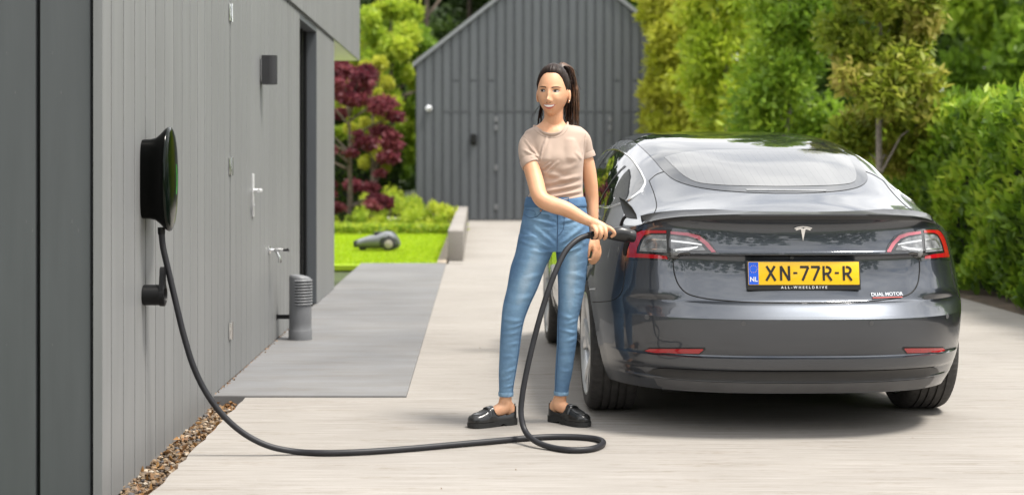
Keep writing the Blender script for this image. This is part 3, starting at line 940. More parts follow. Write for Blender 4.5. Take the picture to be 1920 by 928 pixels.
# hedge left of the garage and trees behind
h2 = thing('clipped_hedge', 'clipped dark green hedge left of the garage', 'hedge', (-2.9, 35.2, 0))
MB().box(-3, 1.1, -.3, .4, -.1, 1.8).build('branch_core', M_dark, h2)
n_ = 14000
pos = np.stack([nrg.uniform(-3.1, 1.25, n_), -.42 + np.abs(nrg.normal(0, .1, n_)), nrg.uniform(0, 2.02, n_)], 1)
pos[:3500, 2] = 2.0 + nrg.normal(0, .05, 3500); pos[:3500, 1] = nrg.uniform(-.4, .4, 3500)
out = np.zeros_like(pos); out[:, 1] = -.8; out[:, 2] = .3
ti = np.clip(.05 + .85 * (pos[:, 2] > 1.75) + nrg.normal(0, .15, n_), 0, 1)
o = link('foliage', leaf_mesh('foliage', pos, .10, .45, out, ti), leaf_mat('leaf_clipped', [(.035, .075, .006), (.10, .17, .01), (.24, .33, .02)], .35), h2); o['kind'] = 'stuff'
bush('shrub', 'mounded green shrub against the garage corner', (-1.85, 32.2, 0), .7, .75, M_lfB, 3600, .085, 20)

def broad(name, label, loc, h, w, mat, n, size, base=.25, k=46, group=None):
    cs = []; rs = []
    for i in range(k):
        f = base + (1 - base) * (i + rng.random()) / k
        ww = w * (math.sin(pi * min(1, (f - base) / (1 - base) * .85 + .12))) ** .6
        a_ = rng.uniform(0, 2 * pi); q = ww * math.sqrt(rng.uniform(.15, 1))
        cs.append((q * math.cos(a_), q * math.sin(a_), h * f)); rs.append(rng.uniform(.16, .30) * w * .9)
    return tree(name, label, loc, h, .035 * w + .05, cs, rs, mat, n, size, .5, 16, None, group)

def bx(px, Y): return (px - CX) / FPX * Y
broad('garden_tree', 'yellow-lime small tree rising behind the red maple', (bx(700, 34.0), 34.0, 0), 3.6, .62, M_lfA, 12000, .13, .3, 26)
broad('garden_tree', 'light green loose tree beyond the clipped hedge', (bx(735, 40), 40, 0), 5.4, 1.5, M_lfB, 17000, .17, .25)
broad('garden_tree', 'mid green tree beside the garage roof slope', (bx(800, 42), 42, 0), 4.9, 1.2, M_lfC, 15000, .17, .2)
grp = 'tall dark trees behind the garage'
for px, Y, h, w, m_, lab in (
        (690, 52, 11, 3.0, M_lfE, 'tall dark tree behind the light green garden trees'),
        (800, 50, 11.5, 3.0, M_lfE, 'tall dark tree behind the garage roof by the mid green tree'),
        (880, 56, 13, 3.2, M_lfE, 'tall dark tree rising over the garage roof slope'),
        (990, 58, 13, 3.4, M_lfE, 'tall dark tree hidden behind the garage gable'),
        (1120, 54, 12, 3.2, M_lfE, 'tall dark tree behind the garage gable on the hedge side'),
        (1240, 50, 11, 3.0, M_lfH, 'tall dark tree between garage gable and columnar trees'),
        (1400, 48, 10, 3.0, M_lfH, 'tall dark tree behind the pale columnar trees'),
        (1560, 46, 10, 3.0, M_lfH, 'tall deep green tree behind the vivid columnar tree'),
        (1735, 40, 9, 2.6, M_lfH, 'tall deep green tree behind the bronze-tinged columnar tree'),
        (1850, 37, 9, 2.4, M_lfH, 'tall deep green tree standing behind the laurel hedge'),
        (1960, 34, 8.5, 2.5, M_lfC, 'mid green tree behind the laurel hedge')):
    broad('tall_tree', lab, (bx(px, Y), Y, 0), h, w, m_, 12000, .34, .06, 60, grp)
# the wood closing the view and the one behind the photographer (seen in the paint)
def wood(name, label, y, x0, x1, h0, h1, n, mat, size):
    k = int((x1 - x0) / 1.1)
    cs = []; rs = []
    for i in range(k):
        x = x0 + (x1 - x0) * (i + rng.random()) / k
        hh = rng.uniform(h0, h1)
        for j in range(5):
            cs.append((x + rng.uniform(-1.2, 1.2), y + rng.uniform(-2, 2), hh * (j + .6) / 5)); rs.append(rng.uniform(.8, 1.6))
    o = crown(name, mat, None, cs, rs, n, size, .5)
    tag(o, label, 'wood', kind='stuff')
wood('far_wood', 'dark wood closing the view behind the garden', 68, -40, 60, 10, 17, 52000, M_lfE, 1.0)
wood('wood_behind_drive', 'trees across the road behind the drive', -31, -34, 36, 7, 17, 30000, M_lfH, .8)
wood('wood_beside_drive', 'trees beyond the laurel hedge', 12, 9, 18, 4, 6, 9000, M_lfC, .35)

# ================================================================== THE CAR
CARX, CARY, CARR = 1.497, 6.85, R(1.35)
car = thing('parked_car', 'dark grey electric saloon car with yellow number plate being charged', 'car', (CARX, CARY, 0), CARR)
CARM = Matrix.Translation((CARX, CARY, 0)) @ Matrix.Rotation(CARR, 4, 'Z')
CARI = CARM.inverted()

M_paint, t, p = new_mat('metallic_grey_paint')
p.inputs['Base Color'].default_value = (.060, .067, .080, 1)
p.inputs['Metallic'].default_value = .85
p.inputs['Roughness'].default_value = .36
p.inputs['Coat Weight'].default_value = 1
p.inputs['Coat Roughness'].default_value = .015
p.inputs['Coat IOR'].default_value = 1.6
no = N(t, 'ShaderNodeTexNoise', Scale=900.0, Detail=1); tcn = N(t, 'ShaderNodeTexCoord')
t.links.new(tcn.outputs['Object'], no.inputs['Vector'])
b_ = N(t, 'ShaderNodeBump', Strength=.06, Distance=.001)
t.links.new(no.outputs['Fac'], b_.inputs['Height']); t.links.new(b_.outputs[0], p.inputs['Normal'])
M_carglass = plain('tinted_glass', (.014, .016, .018), .02, coat=.25, spec=.55)
M_rearglass, t, p = new_mat('heated_rear_glass')
p.inputs['Roughness'].default_value = .05
tcn = N(t, 'ShaderNodeTexCoord'); sx = N(t, 'ShaderNodeSeparateXYZ')
t.links.new(tcn.outputs['Object'], sx.inputs[0])
ma = N(t, 'ShaderNodeMath', operation='MULTIPLY'); ma.inputs[1].default_value = 26
fr = N(t, 'ShaderNodeMath', operation='FRACT')
t.links.new(sx.outputs['X'], ma.inputs[0]); t.links.new(ma.outputs[0], fr.inputs[0])
rp = N(t, 'ShaderNodeValToRGB'); rp.color_ramp.elements[0].position = .0; rp.color_ramp.elements[1].position = .06
rp.color_ramp.elements[0].color = (.09, .09, .09, 1); rp.color_ramp.elements[1].color = (.15, .153, .155, 1)  # pale grey puts the sunlit interior's brightness into the glass colour
t.links.new(fr.outputs[0], rp.inputs[0]); t.links.new(rp.outputs[0], p.inputs['Base Color'])
M_seam = plain('shut_line', (.004, .004, .004), .7)
M_trim = plain('satin_black_trim', (.018, .018, .019), .35)
M_diff = plain('diffuser_grey', (.075, .075, .078), .45)
M_red = plain('red_lens', (.36, .005, .010), .10, coat=1, var=.03)
M_redd = plain('faded_red_lens', (.42, .09, .12), .12, coat=1, var=.05)
M_lens = plain('smoked_clear_lens', (.16, .165, .17), .08, coat=1, var=.5, scale=25)
M_lensd = plain('lens_dark', (.016, .016, .017), .08, coat=1)
M_refl = plain('reflector_bar', (.72, .72, .70), .18, .9)
M_tyre = plain('tyre_rubber', (.045, .042, .040), .72, var=.2, scale=30, bmp=.15)
M_rim = plain('alloy_silver', (.55, .56, .57), .28, .85)
M_under = plain('underbody', (.006, .006, .006), .9)

Yb = pchip([.15, .19, .25, .31, .40, .50, .552, .60, .66, .75, .85, .95, 1.015, 1.1], [.20, .15, .09, .055, .025, .006, .0, .012, .045, .085, .100, .105, .075, .07])
# relief that belongs to the middle of the tail: positive = pushed in
Dc = pchip([.18, .262, .268, .308, .314, .372, .378, .386, .41, .47, .546, .552, .560, .585, .62, .628, .68, .80, .826, .834, .840, .848, .856, .93, .985, 1.0, 1.015],
           [.0, .0, .012, .012, .0, -.014, .004, .010, .006, .0, .0, .0, .008, .028, .050, .058, .050, .046, .040, .004, -.004, -.004, .002, .010, .006, -.004, -.010])
Wd = pchip([.15, .22, .30, .42, .56, .70, .82, .90, .96, 1.02], [.84, .865, .893, .915, .922, .912, .893, .872, .845, .815])
NE = 2.75; LC = 1.02; LF = 3.62
# columns, even along the outline
def arc(ths, n, a, b):
    return [(a * math.cos(q) ** (2 / n), b * math.sin(q) ** (2 / n)) for q in ths]
def even(n_e, a, b, m):
    th = np.linspace(1e-5, pi / 2 - 1e-5, 3000)
    q = np.array(arc(th, n_e, a, b))
    L = np.concatenate([[0], np.cumsum(np.linalg.norm(np.diff(q, axis=0), axis=1))])
    return np.interp(np.linspace(0, L[-1], m), L, th)
TH_R = even(NE, .9, .92, 96)[::-1]        # rear centre -> side
TH_F = even(2.3, .9, 1.05, 50)            # side -> front centre
Ymid = np.linspace(LC, LF, 96)[1:-1]
Yf = pchip([.15, .25, .40, .55, .65, .72, .80, .9], [4.45, 4.62, 4.69, 4.675, 4.64, 4.60, 4.52, 4.40])
gy_ = pchip([1.0, 1.6, 2.4, 3.0, 3.62], [1.0, .988, .978, .985, .992])
ZBX = pchip([0, .30, .50, .62, .70, .76, .81, .86, .95], [1.012, 1.011, 1.004, .992, .972, .948, .928, .916, .914])
ZBY = pchip([1.0, 1.5, 2.2, 3.0, 3.5, 3.9, 4.2, 4.45, 4.6, 4.7], [.915, .930, .938, .930, .905, .865, .815, .765, .725, .70])
SIDE_Z = pchip([.62, .635, .66, .75], [.0, .004, .0, .0])

def cols():
    for q in TH_R: yield ('r', q)
    for y in Ymid: yield ('m', y)
    for q in TH_F: yield ('f', q)
COLS = list(cols())

def outline(c, z, feat=True):
    k, q = c
    w = Wd(z)
    if k == 'r':
        yr = Yb(z)
        x = w * math.cos(q) ** (2 / NE); y = LC - (LC - yr) * math.sin(q) ** (2 / NE)
        if feat:
            # how far the middle relief reaches: creases wrap to the corners, the plate niche stays between the lamps
            wide = 1 - sstep(.70, .86, x)
            mid = 1 - sstep(.50, .66, x)
            d = Dc(z)
            ww = wide if z < .60 else (wide + (mid - wide) * sstep(.60, .66, z))
            if z > .85: ww = 1 - sstep(.45, .75, x)
            y += d * ww
    elif k == 'm':
        x = w * gy_(q); y = q
        # light-catching hollow low on the doors
        x -= .018 * math.exp(-((z - .42) / .10) ** 2) * sstep(1.2, 1.6, q) * (1 - sstep(3.1, 3.5, q))
    else:
        w = w * gy_(3.62)
        x = w * math.cos(q) ** (2 / 2.3); y = LF + (Yf(z) - LF) * math.sin(q) ** (2 / 2.3)
    return x, y

def zbound(c):
    k, q = c
    if k == 'r':
        x, y = outline(c, .95, False)
        return ZBX(x)
    x, y = outline(c, .9, False)
    return ZBY(y)

zr = sorted(set([.20, .215, .23, .245, .258, .264, .27, .28, .29, .30, .306, .3105, .315, .325, .34, .355, .367, .372, .375, .3785, .384, .39, .40, .415, .43, .45, .475, .50, .52, .535, .545, .5495, .553, .557, .561, .568, .578, .59, .60, .61, .617, .621, .6255, .63, .64, .66, .68, .70, .72, .74, .76, .78, .795, .805]))
# rows above follow the shoulder
fr_rows = list(np.linspace(0, 1, 30))[1:]
hot = [.826, .830, .834, .838, .842, .847, .852, .857]
fr_rows = sorted(set([round(f, 5) for f in fr_rows] + [round((h - .805) / (1.012 - .805), 5) for h in hot]))
V = []; nr = len(zr) + len(fr_rows); nc = len(COLS)
for c in COLS:
    zb_ = zbound(c)
    for z in zr: V.append((*outline(c, z), z))
    for f in fr_rows:
        z = .805 + (zb_ - .805) * f
        V.append((*outline(c, z), z))
V = [Vector(v) for v in V]
for i in range(nr): V[i].x = 0; V[(nc - 1) * nr + i].x = 0
ARCH = [(.978, .338, .372), (3.853, .338, .372)]
keep = {}
F = []
def inside(v, m=0):
    for cy_, cz_, r_ in ARCH:
        if abs(v.x) > .55 and (v.y - cy_) ** 2 + (v.z - cz_) ** 2 < (r_ - m) ** 2: return (cy_, cz_, r_)
    return None
def under(v):
    # lower edge of the shell rises at the bumper corners
    return False
for i in range(nc - 1):
    for j in range(nr - 1):
        q = (i * nr + j, (i + 1) * nr + j, (i + 1) * nr + j + 1, i * nr + j + 1)
        c = (V[q[0]] + V[q[1]] + V[q[2]] + V[q[3]]) / 4
        if inside(c): continue
        F.append(q)
# snap the arch edge to the circle
from collections import Counter
ec = Counter()
for q in F:
    for a, b in zip(q, q[1:] + q[:1]): ec[(min(a, b), max(a, b))] += 1
bv = set()
for (a, b), n_ in ec.items():
    if n_ == 1: bv.add(a); bv.add(b)
arch_v = set()
for i in bv:
    v = V[i]
    for cy_, cz_, r_ in ARCH:
        d = math.hypot(v.y - cy_, v.z - cz_)
        if abs(v.x) > .55 and d < r_ + .04 and v.z > .205:
            k = r_ / d
            v.y = cy_ + (v.y - cy_) * k; v.z = cz_ + (v.z - cz_) * k
            arch_v.add(i)
# flared lip around the arches
for i, v in enumerate(V):
    for cy_, cz_, r_ in ARCH:
        d = math.hypot(v.y - cy_, v.z - cz_)
        if abs(v.x) > .6 and r_ - .005 < d < r_ + .05:
            v.x += math.copysign(.008 * (1 - (d - r_) / .05), v.x)
used = sorted(set(i for q in F for i in q)); mp2 = {o: n_ for n_, o in enumerate(used)}
LV = [V[i].copy() for i in used]; LFc = [tuple(mp2[i] for i in q) for q in F]
arch_e = [(mp2[a], mp2[b]) for (a, b), n_ in ec.items() if n_ == 1 and a in arch_v and b in arch_v]
# turn the arch edge inwards
inn = {}
for a, b in arch_e:
    for k in (a, b):
        if k not in inn:
            v = LV[k].copy(); v.x -= math.copysign(.05, v.x); inn[k] = len(LV); LV.append(v)
    LFc.append((a, b, inn[b], inn[a]))
# bottom flange all along
# upper shell: one section per column, from the shoulder to the centre line
ZC = pchip([.07, .12, .25, .36, .47, .70, .95, 1.25, 1.6, 2.0, 2.45, 2.8, 3.0, 3.25, 3.5, 3.74, 3.80, 4.0, 4.25, 4.45, 4.58, 4.70],
           [1.012, 1.024, 1.062, 1.091, 1.121, 1.196, 1.270, 1.342, 1.400, 1.434, 1.446, 1.432, 1.405, 1.295, 1.145, .995, .975, .940, .880, .815, .755, .70])
PE = pchip([0, .3, .45, .65, 1.0, 1.25, 1.65, 2.5, 3.0, 3.5, 3.8, 4.7], [2.4, 2.4, 2.45, 2.7, 4.0, 5.2, 6.2, 6.0, 4.6, 3.2, 2.6, 2.4])
US = np.concatenate([np.linspace(0, .6, 16)[:-1], np.linspace(.6, 1.0, 26)])
UV = []; UN = None
for c in COLS:
    zb_ = zbound(c)
    xb, yb = outline(c, zb_)
    if c is COLS[0] or c is COLS[-1]: xb = 0.0
    zc_ = ZC(yb)
    s_ = sstep(.55, 1.5, yb) * (1 - sstep(3.3, 3.8, yb))
    x1 = xb - .050 * s_; z1 = zb_ + .026 * s_
    if zc_ < z1: zc_ = z1
    pe = PE(yb); row = []
    for u in US:
        x = x1 * u
        z = z1 + (zc_ - z1) * (max(0, 1 - u ** pe)) ** (1 / 1.15)
        row.append(Vector((x, yb, z)))
    for k in (.25, .5, .75, 1.0):
        row.append(Vector((x1 + (xb - x1) * k, yb, z1 + (zb_ - z1) * (k ** 1.6))))
    UV.append(row)
nu = len(UV[0])
UVf = [v for r in UV for v in r]
UF = [(i * nu + j, i * nu + j + 1, (i + 1) * nu + j + 1, (i + 1) * nu + j) for i in range(len(UV) - 1) for j in range(nu - 1)]

def mirrored(vs, fs):
    n_ = len(vs)
    v2 = list(vs) + [Vector((-v.x, v.y, v.z)) for v in vs]
    f2 = list(fs) + [tuple(i + n_ for i in reversed(f)) for f in fs]
    return v2, f2
def shell(name, vs, fs, mat, ang=28):
    v2, f2 = mirrored(vs, fs)
    me = bpy.data.meshes.new(name); me.from_pydata([v[:] for v in v2], [], f2)
    bm = bmesh.new(); bm.from_mesh(me)
    bmesh.ops.remove_doubles(bm, verts=bm.verts[:], dist=.0006)
    bmesh.ops.dissolve_degenerate(bm, edges=bm.edges[:], dist=.0002)
    bmesh.ops.recalc_face_normals(bm, faces=bm.faces[:])
    bm.to_mesh(me); bm.free(); smooth(me, ang)
    return link(name, me, mat, car)
body = shell('body', LV, LFc, M_paint, 34)
top = shell('upper_body', UVf, UF, M_paint, 40)
bt = []
bfs = []
for o in (body, top):
    b = len(bt)
    bt += [v.co.copy() for v in o.data.vertices]
    bfs += [[i + b for i in pl.vertices] for pl in o.data.polygons]
BV = BVHTree.FromPolygons(bt, bfs)

def ray(kind, u, v):
    if kind == 'px':
        o = CARI @ Vector((0, 0, CAMZ)); q = CARI @ at(u, v, 7.0)
        return o, (q - o).normalized()
    if kind == 'rear': return Vector((u, -2, v)), Vector((0, 1, 0))
    if kind == 'top': return Vector((u, v, 3)), Vector((0, 0, -1))
    if kind == 'left': return Vector((-3, u, v)), Vector((1, 0, 0))
def hit(kind, u, v):
    o, d = ray(kind, u, v)
    h = BV.ray_cast(o, d)
    if h[0] is None: return None
    n_ = h[1]
    if n_.dot(d) > 0: n_ = -n_
    return h[0], n_
def dens(poly, kind, n_=6, closed=True):
    return [(q.x, q.y) for q in catmull([Vector((a, b, 0)) for a, b in poly], n_, closed)]
def decal(name, poly, kind, mat, off=.002, res=None, parent=car, mirror=False, sm=True, curved=0):
    """a panel that lies on the body, following its curve"""
    if curved: poly = dens(poly, kind, curved)
    else:
        pl = []
        for (a, b), (c, d) in zip(poly, poly[1:] + poly[:1]):
            k = 8
            pl += [(a + (c - a) * i / k, b + (d - b) * i / k) for i in range(k)]
        poly = pl
    res = res or (4.5 if kind == 'px' else .014)
    xs = [q[0] for q in poly]; ys = [q[1] for q in poly]
    nb_ = len(poly)
    pts = [Vector(q) for q in poly]
    gx_ = np.arange(min(xs) + res * .5, max(xs), res); gy2 = np.arange(min(ys) + res * .5, max(ys), res)
    P = np.array(poly)
    for a in gx_:
        for b in gy2:
            if np.min((P[:, 0] - a) ** 2 + (P[:, 1] - b) ** 2) > (res * .4) ** 2: pts.append(Vector((a, b)))
    d = delaunay_2d_cdt(pts, [], [list(range(nb_))], 1, 1e-7)
    vs = []; ok = []
    for q in d[0]:
        h = hit(kind, q.x, q.y)
        if h is None: vs.append(Vector((0, 0, 0))); ok.append(False)
        else:
            vs.append(h[0] + h[1] * off); ok.append(True)
    fs = [f for f in d[2] if all(ok[i] for i in f)]
    objs = []
    for m_ in ((False, True) if mirror else (False,)):
        v2 = [(-v.x, v.y, v.z) if m_ else v[:] for v in vs]
        f2 = [tuple(reversed(f)) if m_ else tuple(f) for f in fs]
        bm = bmesh.new()
        bvs = [bm.verts.new(v) for v in v2]
        for f in f2:
            try: bm.faces.new([bvs[i] for i in f])
            except ValueError: pass
        bmesh.ops.delete(bm, geom=[v for v in bm.verts if not v.link_faces], context='VERTS')
        bmesh.ops.recalc_face_normals(bm, faces=bm.faces[:])
        me = bpy.data.meshes.new(name); bm.to_mesh(me); bm.free()
        # face outwards
        nv = sum((pl.normal * pl.area for pl in me.polygons), Vector())
        ref = hit(kind, sum(xs) / len(xs), sum(ys) / len(ys))
        if ref is not None:
            rn = ref[1].copy()
            if m_: rn.x *= -1
            if nv.dot(rn) < 0: me.flip_normals()
        smooth(me)
        objs.append(link(name, me, mat, parent if not isinstance(parent, (list, tuple)) else parent[int(m_)]))
    return objs if mirror else objs[0]
def seam(name, path, kind, r_=.0022, mirror=False, mat=None, parent=car, n_=8):
    q = [hit(kind, a, b) for a, b in dens(path, kind, n_, False)]
    pts = [h[0] for h in q if h]
    for m_ in ((False, True) if mirror else (False,)):
        MB().tube([(-v.x, v.y, v.z) if m_ else v for v in pts], r_, 6).build(name, mat or M_seam, parent, 60)

# ---- glass
rg = [(1186, 263), (1205, 279), (1225, 299), (1244, 321), (1262, 336), (1290, 347), (1330, 355), (1400, 361), (1490, 363.5)]
half = [hit('px', a, b) for a, b in dens(rg, 'px', 5, False)]
hp = [(h[0].x, h[0].y) for h in half if h]
hp = [q for q in hp if q[0] < -.01]
xe, ye = hp[0]
left_ = [(xe, 2.95)] + [(xe + (-.0) * 0, y) for y in np.linspace(2.8, ye + .15, 8)] + hp
outl = left_ + [(-x, y) for x, y in reversed(left_)]
glass = decal('roof_glass', outl, 'top', M_carglass, .0025, .03)
seam('glass_edge', outl, 'top', .002, parent=car, n_=2)
ig = [(1246, 296), (1262, 312), (1282, 330), (1305, 342), (1345, 347.5), (1400, 349.5), (1490, 351)]
hi2 = [h[0] for h in (hit('px', a, b) for a, b in dens(ig, 'px', 5, False)) if h]
hi2 = [(v.x, v.y) for v in hi2 if v.x < -.01]
inner = hi2 + [(-x, y) for x, y in reversed(hi2)]
y_in = hi2[0][1]
inner = inner + [(x, y_in + .06 * (1 - (x / hi2[0][0]) ** 2)) for x in np.linspace(-hi2[0][0] * .92, hi2[0][0] * .92, 9)]
decal('rear_window', inner, 'top', M_rearglass, .004, .02)
decal('brake_light_strip', [(1398, 355.5), (1550, 357), (1548, 360), (1400, 358.5)], 'px', M_rearglass, .0045)
# side windows in side view (y, z); the rear tip sweeps up
DLO = [(1.02, 1.150), (1.10, 1.085), (1.25, 1.020), (1.45, .985), (1.8, .972), (2.4, .968), (3.0, .962), (3.45, .955), (3.52, .965), (3.35, 1.06), (3.1, 1.20), (2.85, 1.305), (2.55, 1.355), (2.2, 1.365), (1.9, 1.350), (1.6, 1.310), (1.35, 1.258), (1.15, 1.205)]
lo_px = [(1209, 346), (1197, 362.5), (1178, 376), (1159, 384), (1138, 388.5)]
up_px = [(1205, 330), (1192.5, 309), (1178, 292.5), (1163, 283.5), (1151, 281)]
lo_h = [hit('px', a, b)[0] for a, b in lo_px]; up_h = [hit('px', a, b)[0] for a, b in up_px]
y_l, y_u = lo_h[-1].y, up_h[-1].y
z_l, z_u = lo_h[-1].z, up_h[-1].z
DLO = [(v.y, v.z) for v in lo_h]
DLO += [(y, z_l + (.962 - z_l) * sstep(y_l, 3.3, y)) for y in np.linspace(y_l + .25, 3.35, 5)]
DLO += [(3.50, .968), (3.33, 1.06), (3.10, 1.19), (2.92, 1.27)]
if y_u < 2.6: DLO += [(2.72, z_u - .012)]
DLO += [(v.y, v.z) for v in reversed(up_h)]
wins = decal('side_window', DLO, 'left', M_carglass, .0030, .03, mirror=True, curved=4)
for m_ in (0, 1):
    pts = [hit('left', a, b) for a, b in dens(DLO, 'left', 4)]
    pts = [h[0] for h in pts if h]
    MB().tube([(-v.x, v.y, v.z) if m_ else v for v in pts], .0075, 8, closed=True).build('window_chrome', M_chrome, wins[m_], 60)
for pth in ([(1.60, 1.0), (1.42, 1.12), (1.34, 1.24)], [(2.36, .965), (2.32, 1.36)]):
    pl = [(y - .012, z) for y, z in pth] + [(y + .022, z) for y, z in reversed(pth)]
    decal('window_pillar', pl, 'left', M_trim, .0058, .03, parent=wins, mirror=True)
# windscreen
ws = [(-.60, 3.68), (-.66, 3.45), (-.60, 3.1), (-.55, 2.98), (.55, 2.98), (.60, 3.1), (.66, 3.45), (.60, 3.68), (.3, 3.76), (-.3, 3.76)]
decal('windscreen', ws, 'top', M_carglass, .003, .04)

# ---- seams
seam('shut_line', [(1196, 427), (1214, 413), (1228, 397), (1231, 385), (1226, 362), (1217, 339)], 'px', .0026, True)
seam('shut_line', [(1217, 339), (1230, 328), (1245, 322)], 'px', .0026, True)
seam('shut_line', [(1262, 490), (1264, 510), (1272, 533), (1287, 549), (1315, 558), (1380, 565), (1440, 567.5), (1503, 568.5)], 'px', .0032, True)
seam('shut_line', [(1100, 566), (1130, 565.5), (1150, 562), (1164, 550), (1170, 525), (1173, 492)], 'px', .0022, True)
for y_ in (1.52, 2.36, 3.42):
    pth = [(y_, .965), (y_ - .0, .75), (y_ + .01, .45), (y_ + .03, .26)] if y_ > 2 else [(1.50, .97), (1.56, .80), (1.62, .62), (1.50, .42), (1.42, .27)]
    seam('door_line', pth, 'left', .0022, True)
for y_ in (1.75, 2.55):
    hl = decal('door_handle', [(y_, .845), (y_ + .2, .848), (y_ + .2, .872), (y_, .868)], 'left', M_chrome, .004, .02, mirror=True)

# ---- tail: lamps
LP_out = [(1172, 489), (1174, 470), (1181, 448), (1192, 434), (1206, 429.5), (1252, 430), (1262, 431), (1300, 435), (1322, 444), (1336, 459), (1346, 474.5), (1320, 475.5), (1296, 476), (1276, 481), (1262, 490), (1255, 489.5), (1210, 486.5)]
hous = decal('tail_light', LP_out, 'px', M_lensd, .0024, 3, mirror=True)
def lamp(name, poly, mat, off, curved=0):
    decal(name, poly, 'px', mat, off, 3, parent=hous, mirror=True, curved=curved)
lamp('red_ring', [(1176, 483), (1178, 468), (1185, 448), (1195, 436.5), (1206, 432.5), (1230, 432), (1250, 432.5), (1250, 437.5), (1222, 437.5), (1209, 441), (1202, 450), (1196, 464), (1194, 475), (1206, 476), (1250, 478.5), (1252, 486), (1210, 483.5)], M_red, .0042)
lamp('red_strip', [(1258, 434), (1290, 436.5), (1312, 442), (1328, 455), (1341, 471), (1342, 473.5), (1334, 473.5), (1322, 459), (1308, 448), (1290, 442.5), (1258, 439)], M_redd, .0042)
lamp('clear_lens', [(1224, 440.5), (1250, 440.5), (1252, 474), (1200, 471), (1202, 461), (1208, 449), (1214, 443)], M_lens, .0042)
lamp('clear_lens', [(1258, 442), (1290, 446), (1306, 452), (1317, 462), (1324, 470.5), (1296, 471), (1276, 474), (1262, 482), (1259, 482)], M_lens, .0042)
lamp('light_bar', [(1210, 455), (1216, 449), (1226, 447.5), (1250, 449), (1250, 451.5), (1228, 450.5), (1219, 452), (1211, 461), (1206, 464)], M_refl, .0056)
lamp('light_bar', [(1259, 450), (1290, 453.5), (1316, 458), (1317, 460), (1290, 457), (1259, 453.5)], M_refl, .0056)
lamp('light_bar', [(1262, 468), (1300, 463.5), (1310, 462), (1308, 465), (1290, 470), (1268, 471.5)], M_refl, .0056)
lamp('light_bar', [(1204, 466), (1250, 468), (1250, 469.5), (1204, 467.5)], M_refl, .0056)
seam('lamp_joint', [(1254, 430), (1255, 460), (1257, 489)], 'px', .0026, True)
# lamp reflectors, parking sensors
rfl = decal('bumper_reflector', [(1205, 658), (1216, 651.5), (1321, 651.5), (1323, 655), (1312, 664), (1222, 663.5)], 'px', M_trim, .002, 3, mirror=True)
decal('red_lens', [(1209, 657.5), (1218, 653.2), (1318, 653.2), (1319.5, 655), (1310, 662.2), (1222, 661.8)], 'px', M_red, .004, 3, parent=rfl, mirror=True)
for x_, z_ in ((-.70, .545), (-.29, .535), (.29, .535), (.70, .545)):
    decal('parking_sensor', [(x_ + .011 * math.cos(a_), z_ + .011 * math.sin(a_)) for a_ in np.linspace(0, 2 * pi, 14, endpoint=False)], 'rear', M_diff, .002, .006)
# lower bumper: dark insert and pale underside lip
dfp = [(-.69, .275), (-.67, .296), (-.62, .311), (-.5, .314), (0, .315), (.5, .314), (.62, .311), (.67, .296), (.69, .275), (.60, .262), (0, .259), (-.60, .262)]
decal('diffuser', dfp, 'rear', M_trim, .003, .016)
decal('diffuser_lip', [(-.66, .258), (0, .2555), (.66, .258), (.64, .22), (.60, .205), (-.60, .205), (-.64, .22)], 'rear', M_diff, .003, .016)
# spoiler along the lid edge
rings = []
for x in np.linspace(-.70, .70, 61):
    k = max(0, 1 - (abs(x) / .70) ** 4) ** .6
    h0 = hit('top', x, .13)
    c = min(COLS[:96], key=lambda cc: abs(outline(cc, .97, False)[0] - abs(x)))
    xb, yb = outline(c, zbound(c)); zb_ = zbound(c)
    y0 = yb - .010 * k; z0 = zb_ + .014 * k
    rings.append([(x, y0, z0), (x, y0 - .002, z0 - .005 * k - .0015), (x, yb + .001, zb_ - .010 * k - .002), (x, yb + .03, zb_ - .004), (x, yb + .085, ZC(min(yb + .085, .2)) - (1.012 - zb_) + .0015), (x, yb + .04, z0 + .004 * k)])
M_carbon = plain('carbon_lip', (.012, .012, .013), .35, coat=.25, var=.4, scale=300)
MB().loft(rings).build('spoiler', M_carbon, car, 50)

# ---- tail: number plate, badges, emblem
def strokes(mb, segs, y=0):
    for (x0, z0), (x1, z1), w_ in segs:
        d = Vector((x1 - x0, 0, z1 - z0)).normalized(); n_ = Vector((-d.z, 0, d.x)) * w_ / 2
        a, b = Vector((x0, y, z0)), Vector((x1, y, z1))
        mb.add([a + n_, a - n_, b - n_, b + n_], [(0, 1, 2, 3)])
def text_mesh(name, s, size, mat, parent, loc, rx=pi / 2, space=1.0, bold=0, sx=1.0, cen=True):
    cu = bpy.data.curves.new(name, 'FONT'); cu.body = s; cu.size = size; cu.space_character = space
    cu.align_x = 'CENTER' if cen else 'LEFT'; cu.extrude = .0006; cu.offset = bold
    o_ = bpy.data.objects.new(name + '_tmp', cu); COL.objects.link(o_)
    bpy.context.view_layer.update()
    dg = bpy.context.evaluated_depsgraph_get()
    me = bpy.data.meshes.new_from_object(o_.evaluated_get(dg))
    bpy.data.objects.remove(o_); 
    me.name = name; me.materials.clear()
    o = link(name, me, mat, parent, loc)
    o.rotation_euler = (rx, 0, 0); o.scale = (sx, 1, 1)
    return o
hc = hit('rear', 0, .745)
plate = bpy.data.objects.new('number_plate', MB().bbox(-.262, .262, -.006, .006, -.067, .067, .004).mesh('number_plate', 40))
plate.data.materials.append(M_trim)
COL.objects.link(plate); plate.parent = car
plate.location = (0.004, hc[0].y - .020, .744); plate.rotation_euler = (R(-7), 0, 0)
def face(name, x0, x1, z0, z1, y, mat):
    return MB().add([(x0, y, z0), (x1, y, z0), (x1, y, z1), (x0, y, z1)], [(0, 1, 2, 3)]).build(name, mat, plate)
M_yel = plain('plate_yellow', (.86, .50, .004), .35, var=.02, coat=.3)
M_blue = plain('plate_blue', (.012, .10, .62), .35, var=.02)
M_blk = plain('plate_black', (.01, .01, .01), .5)
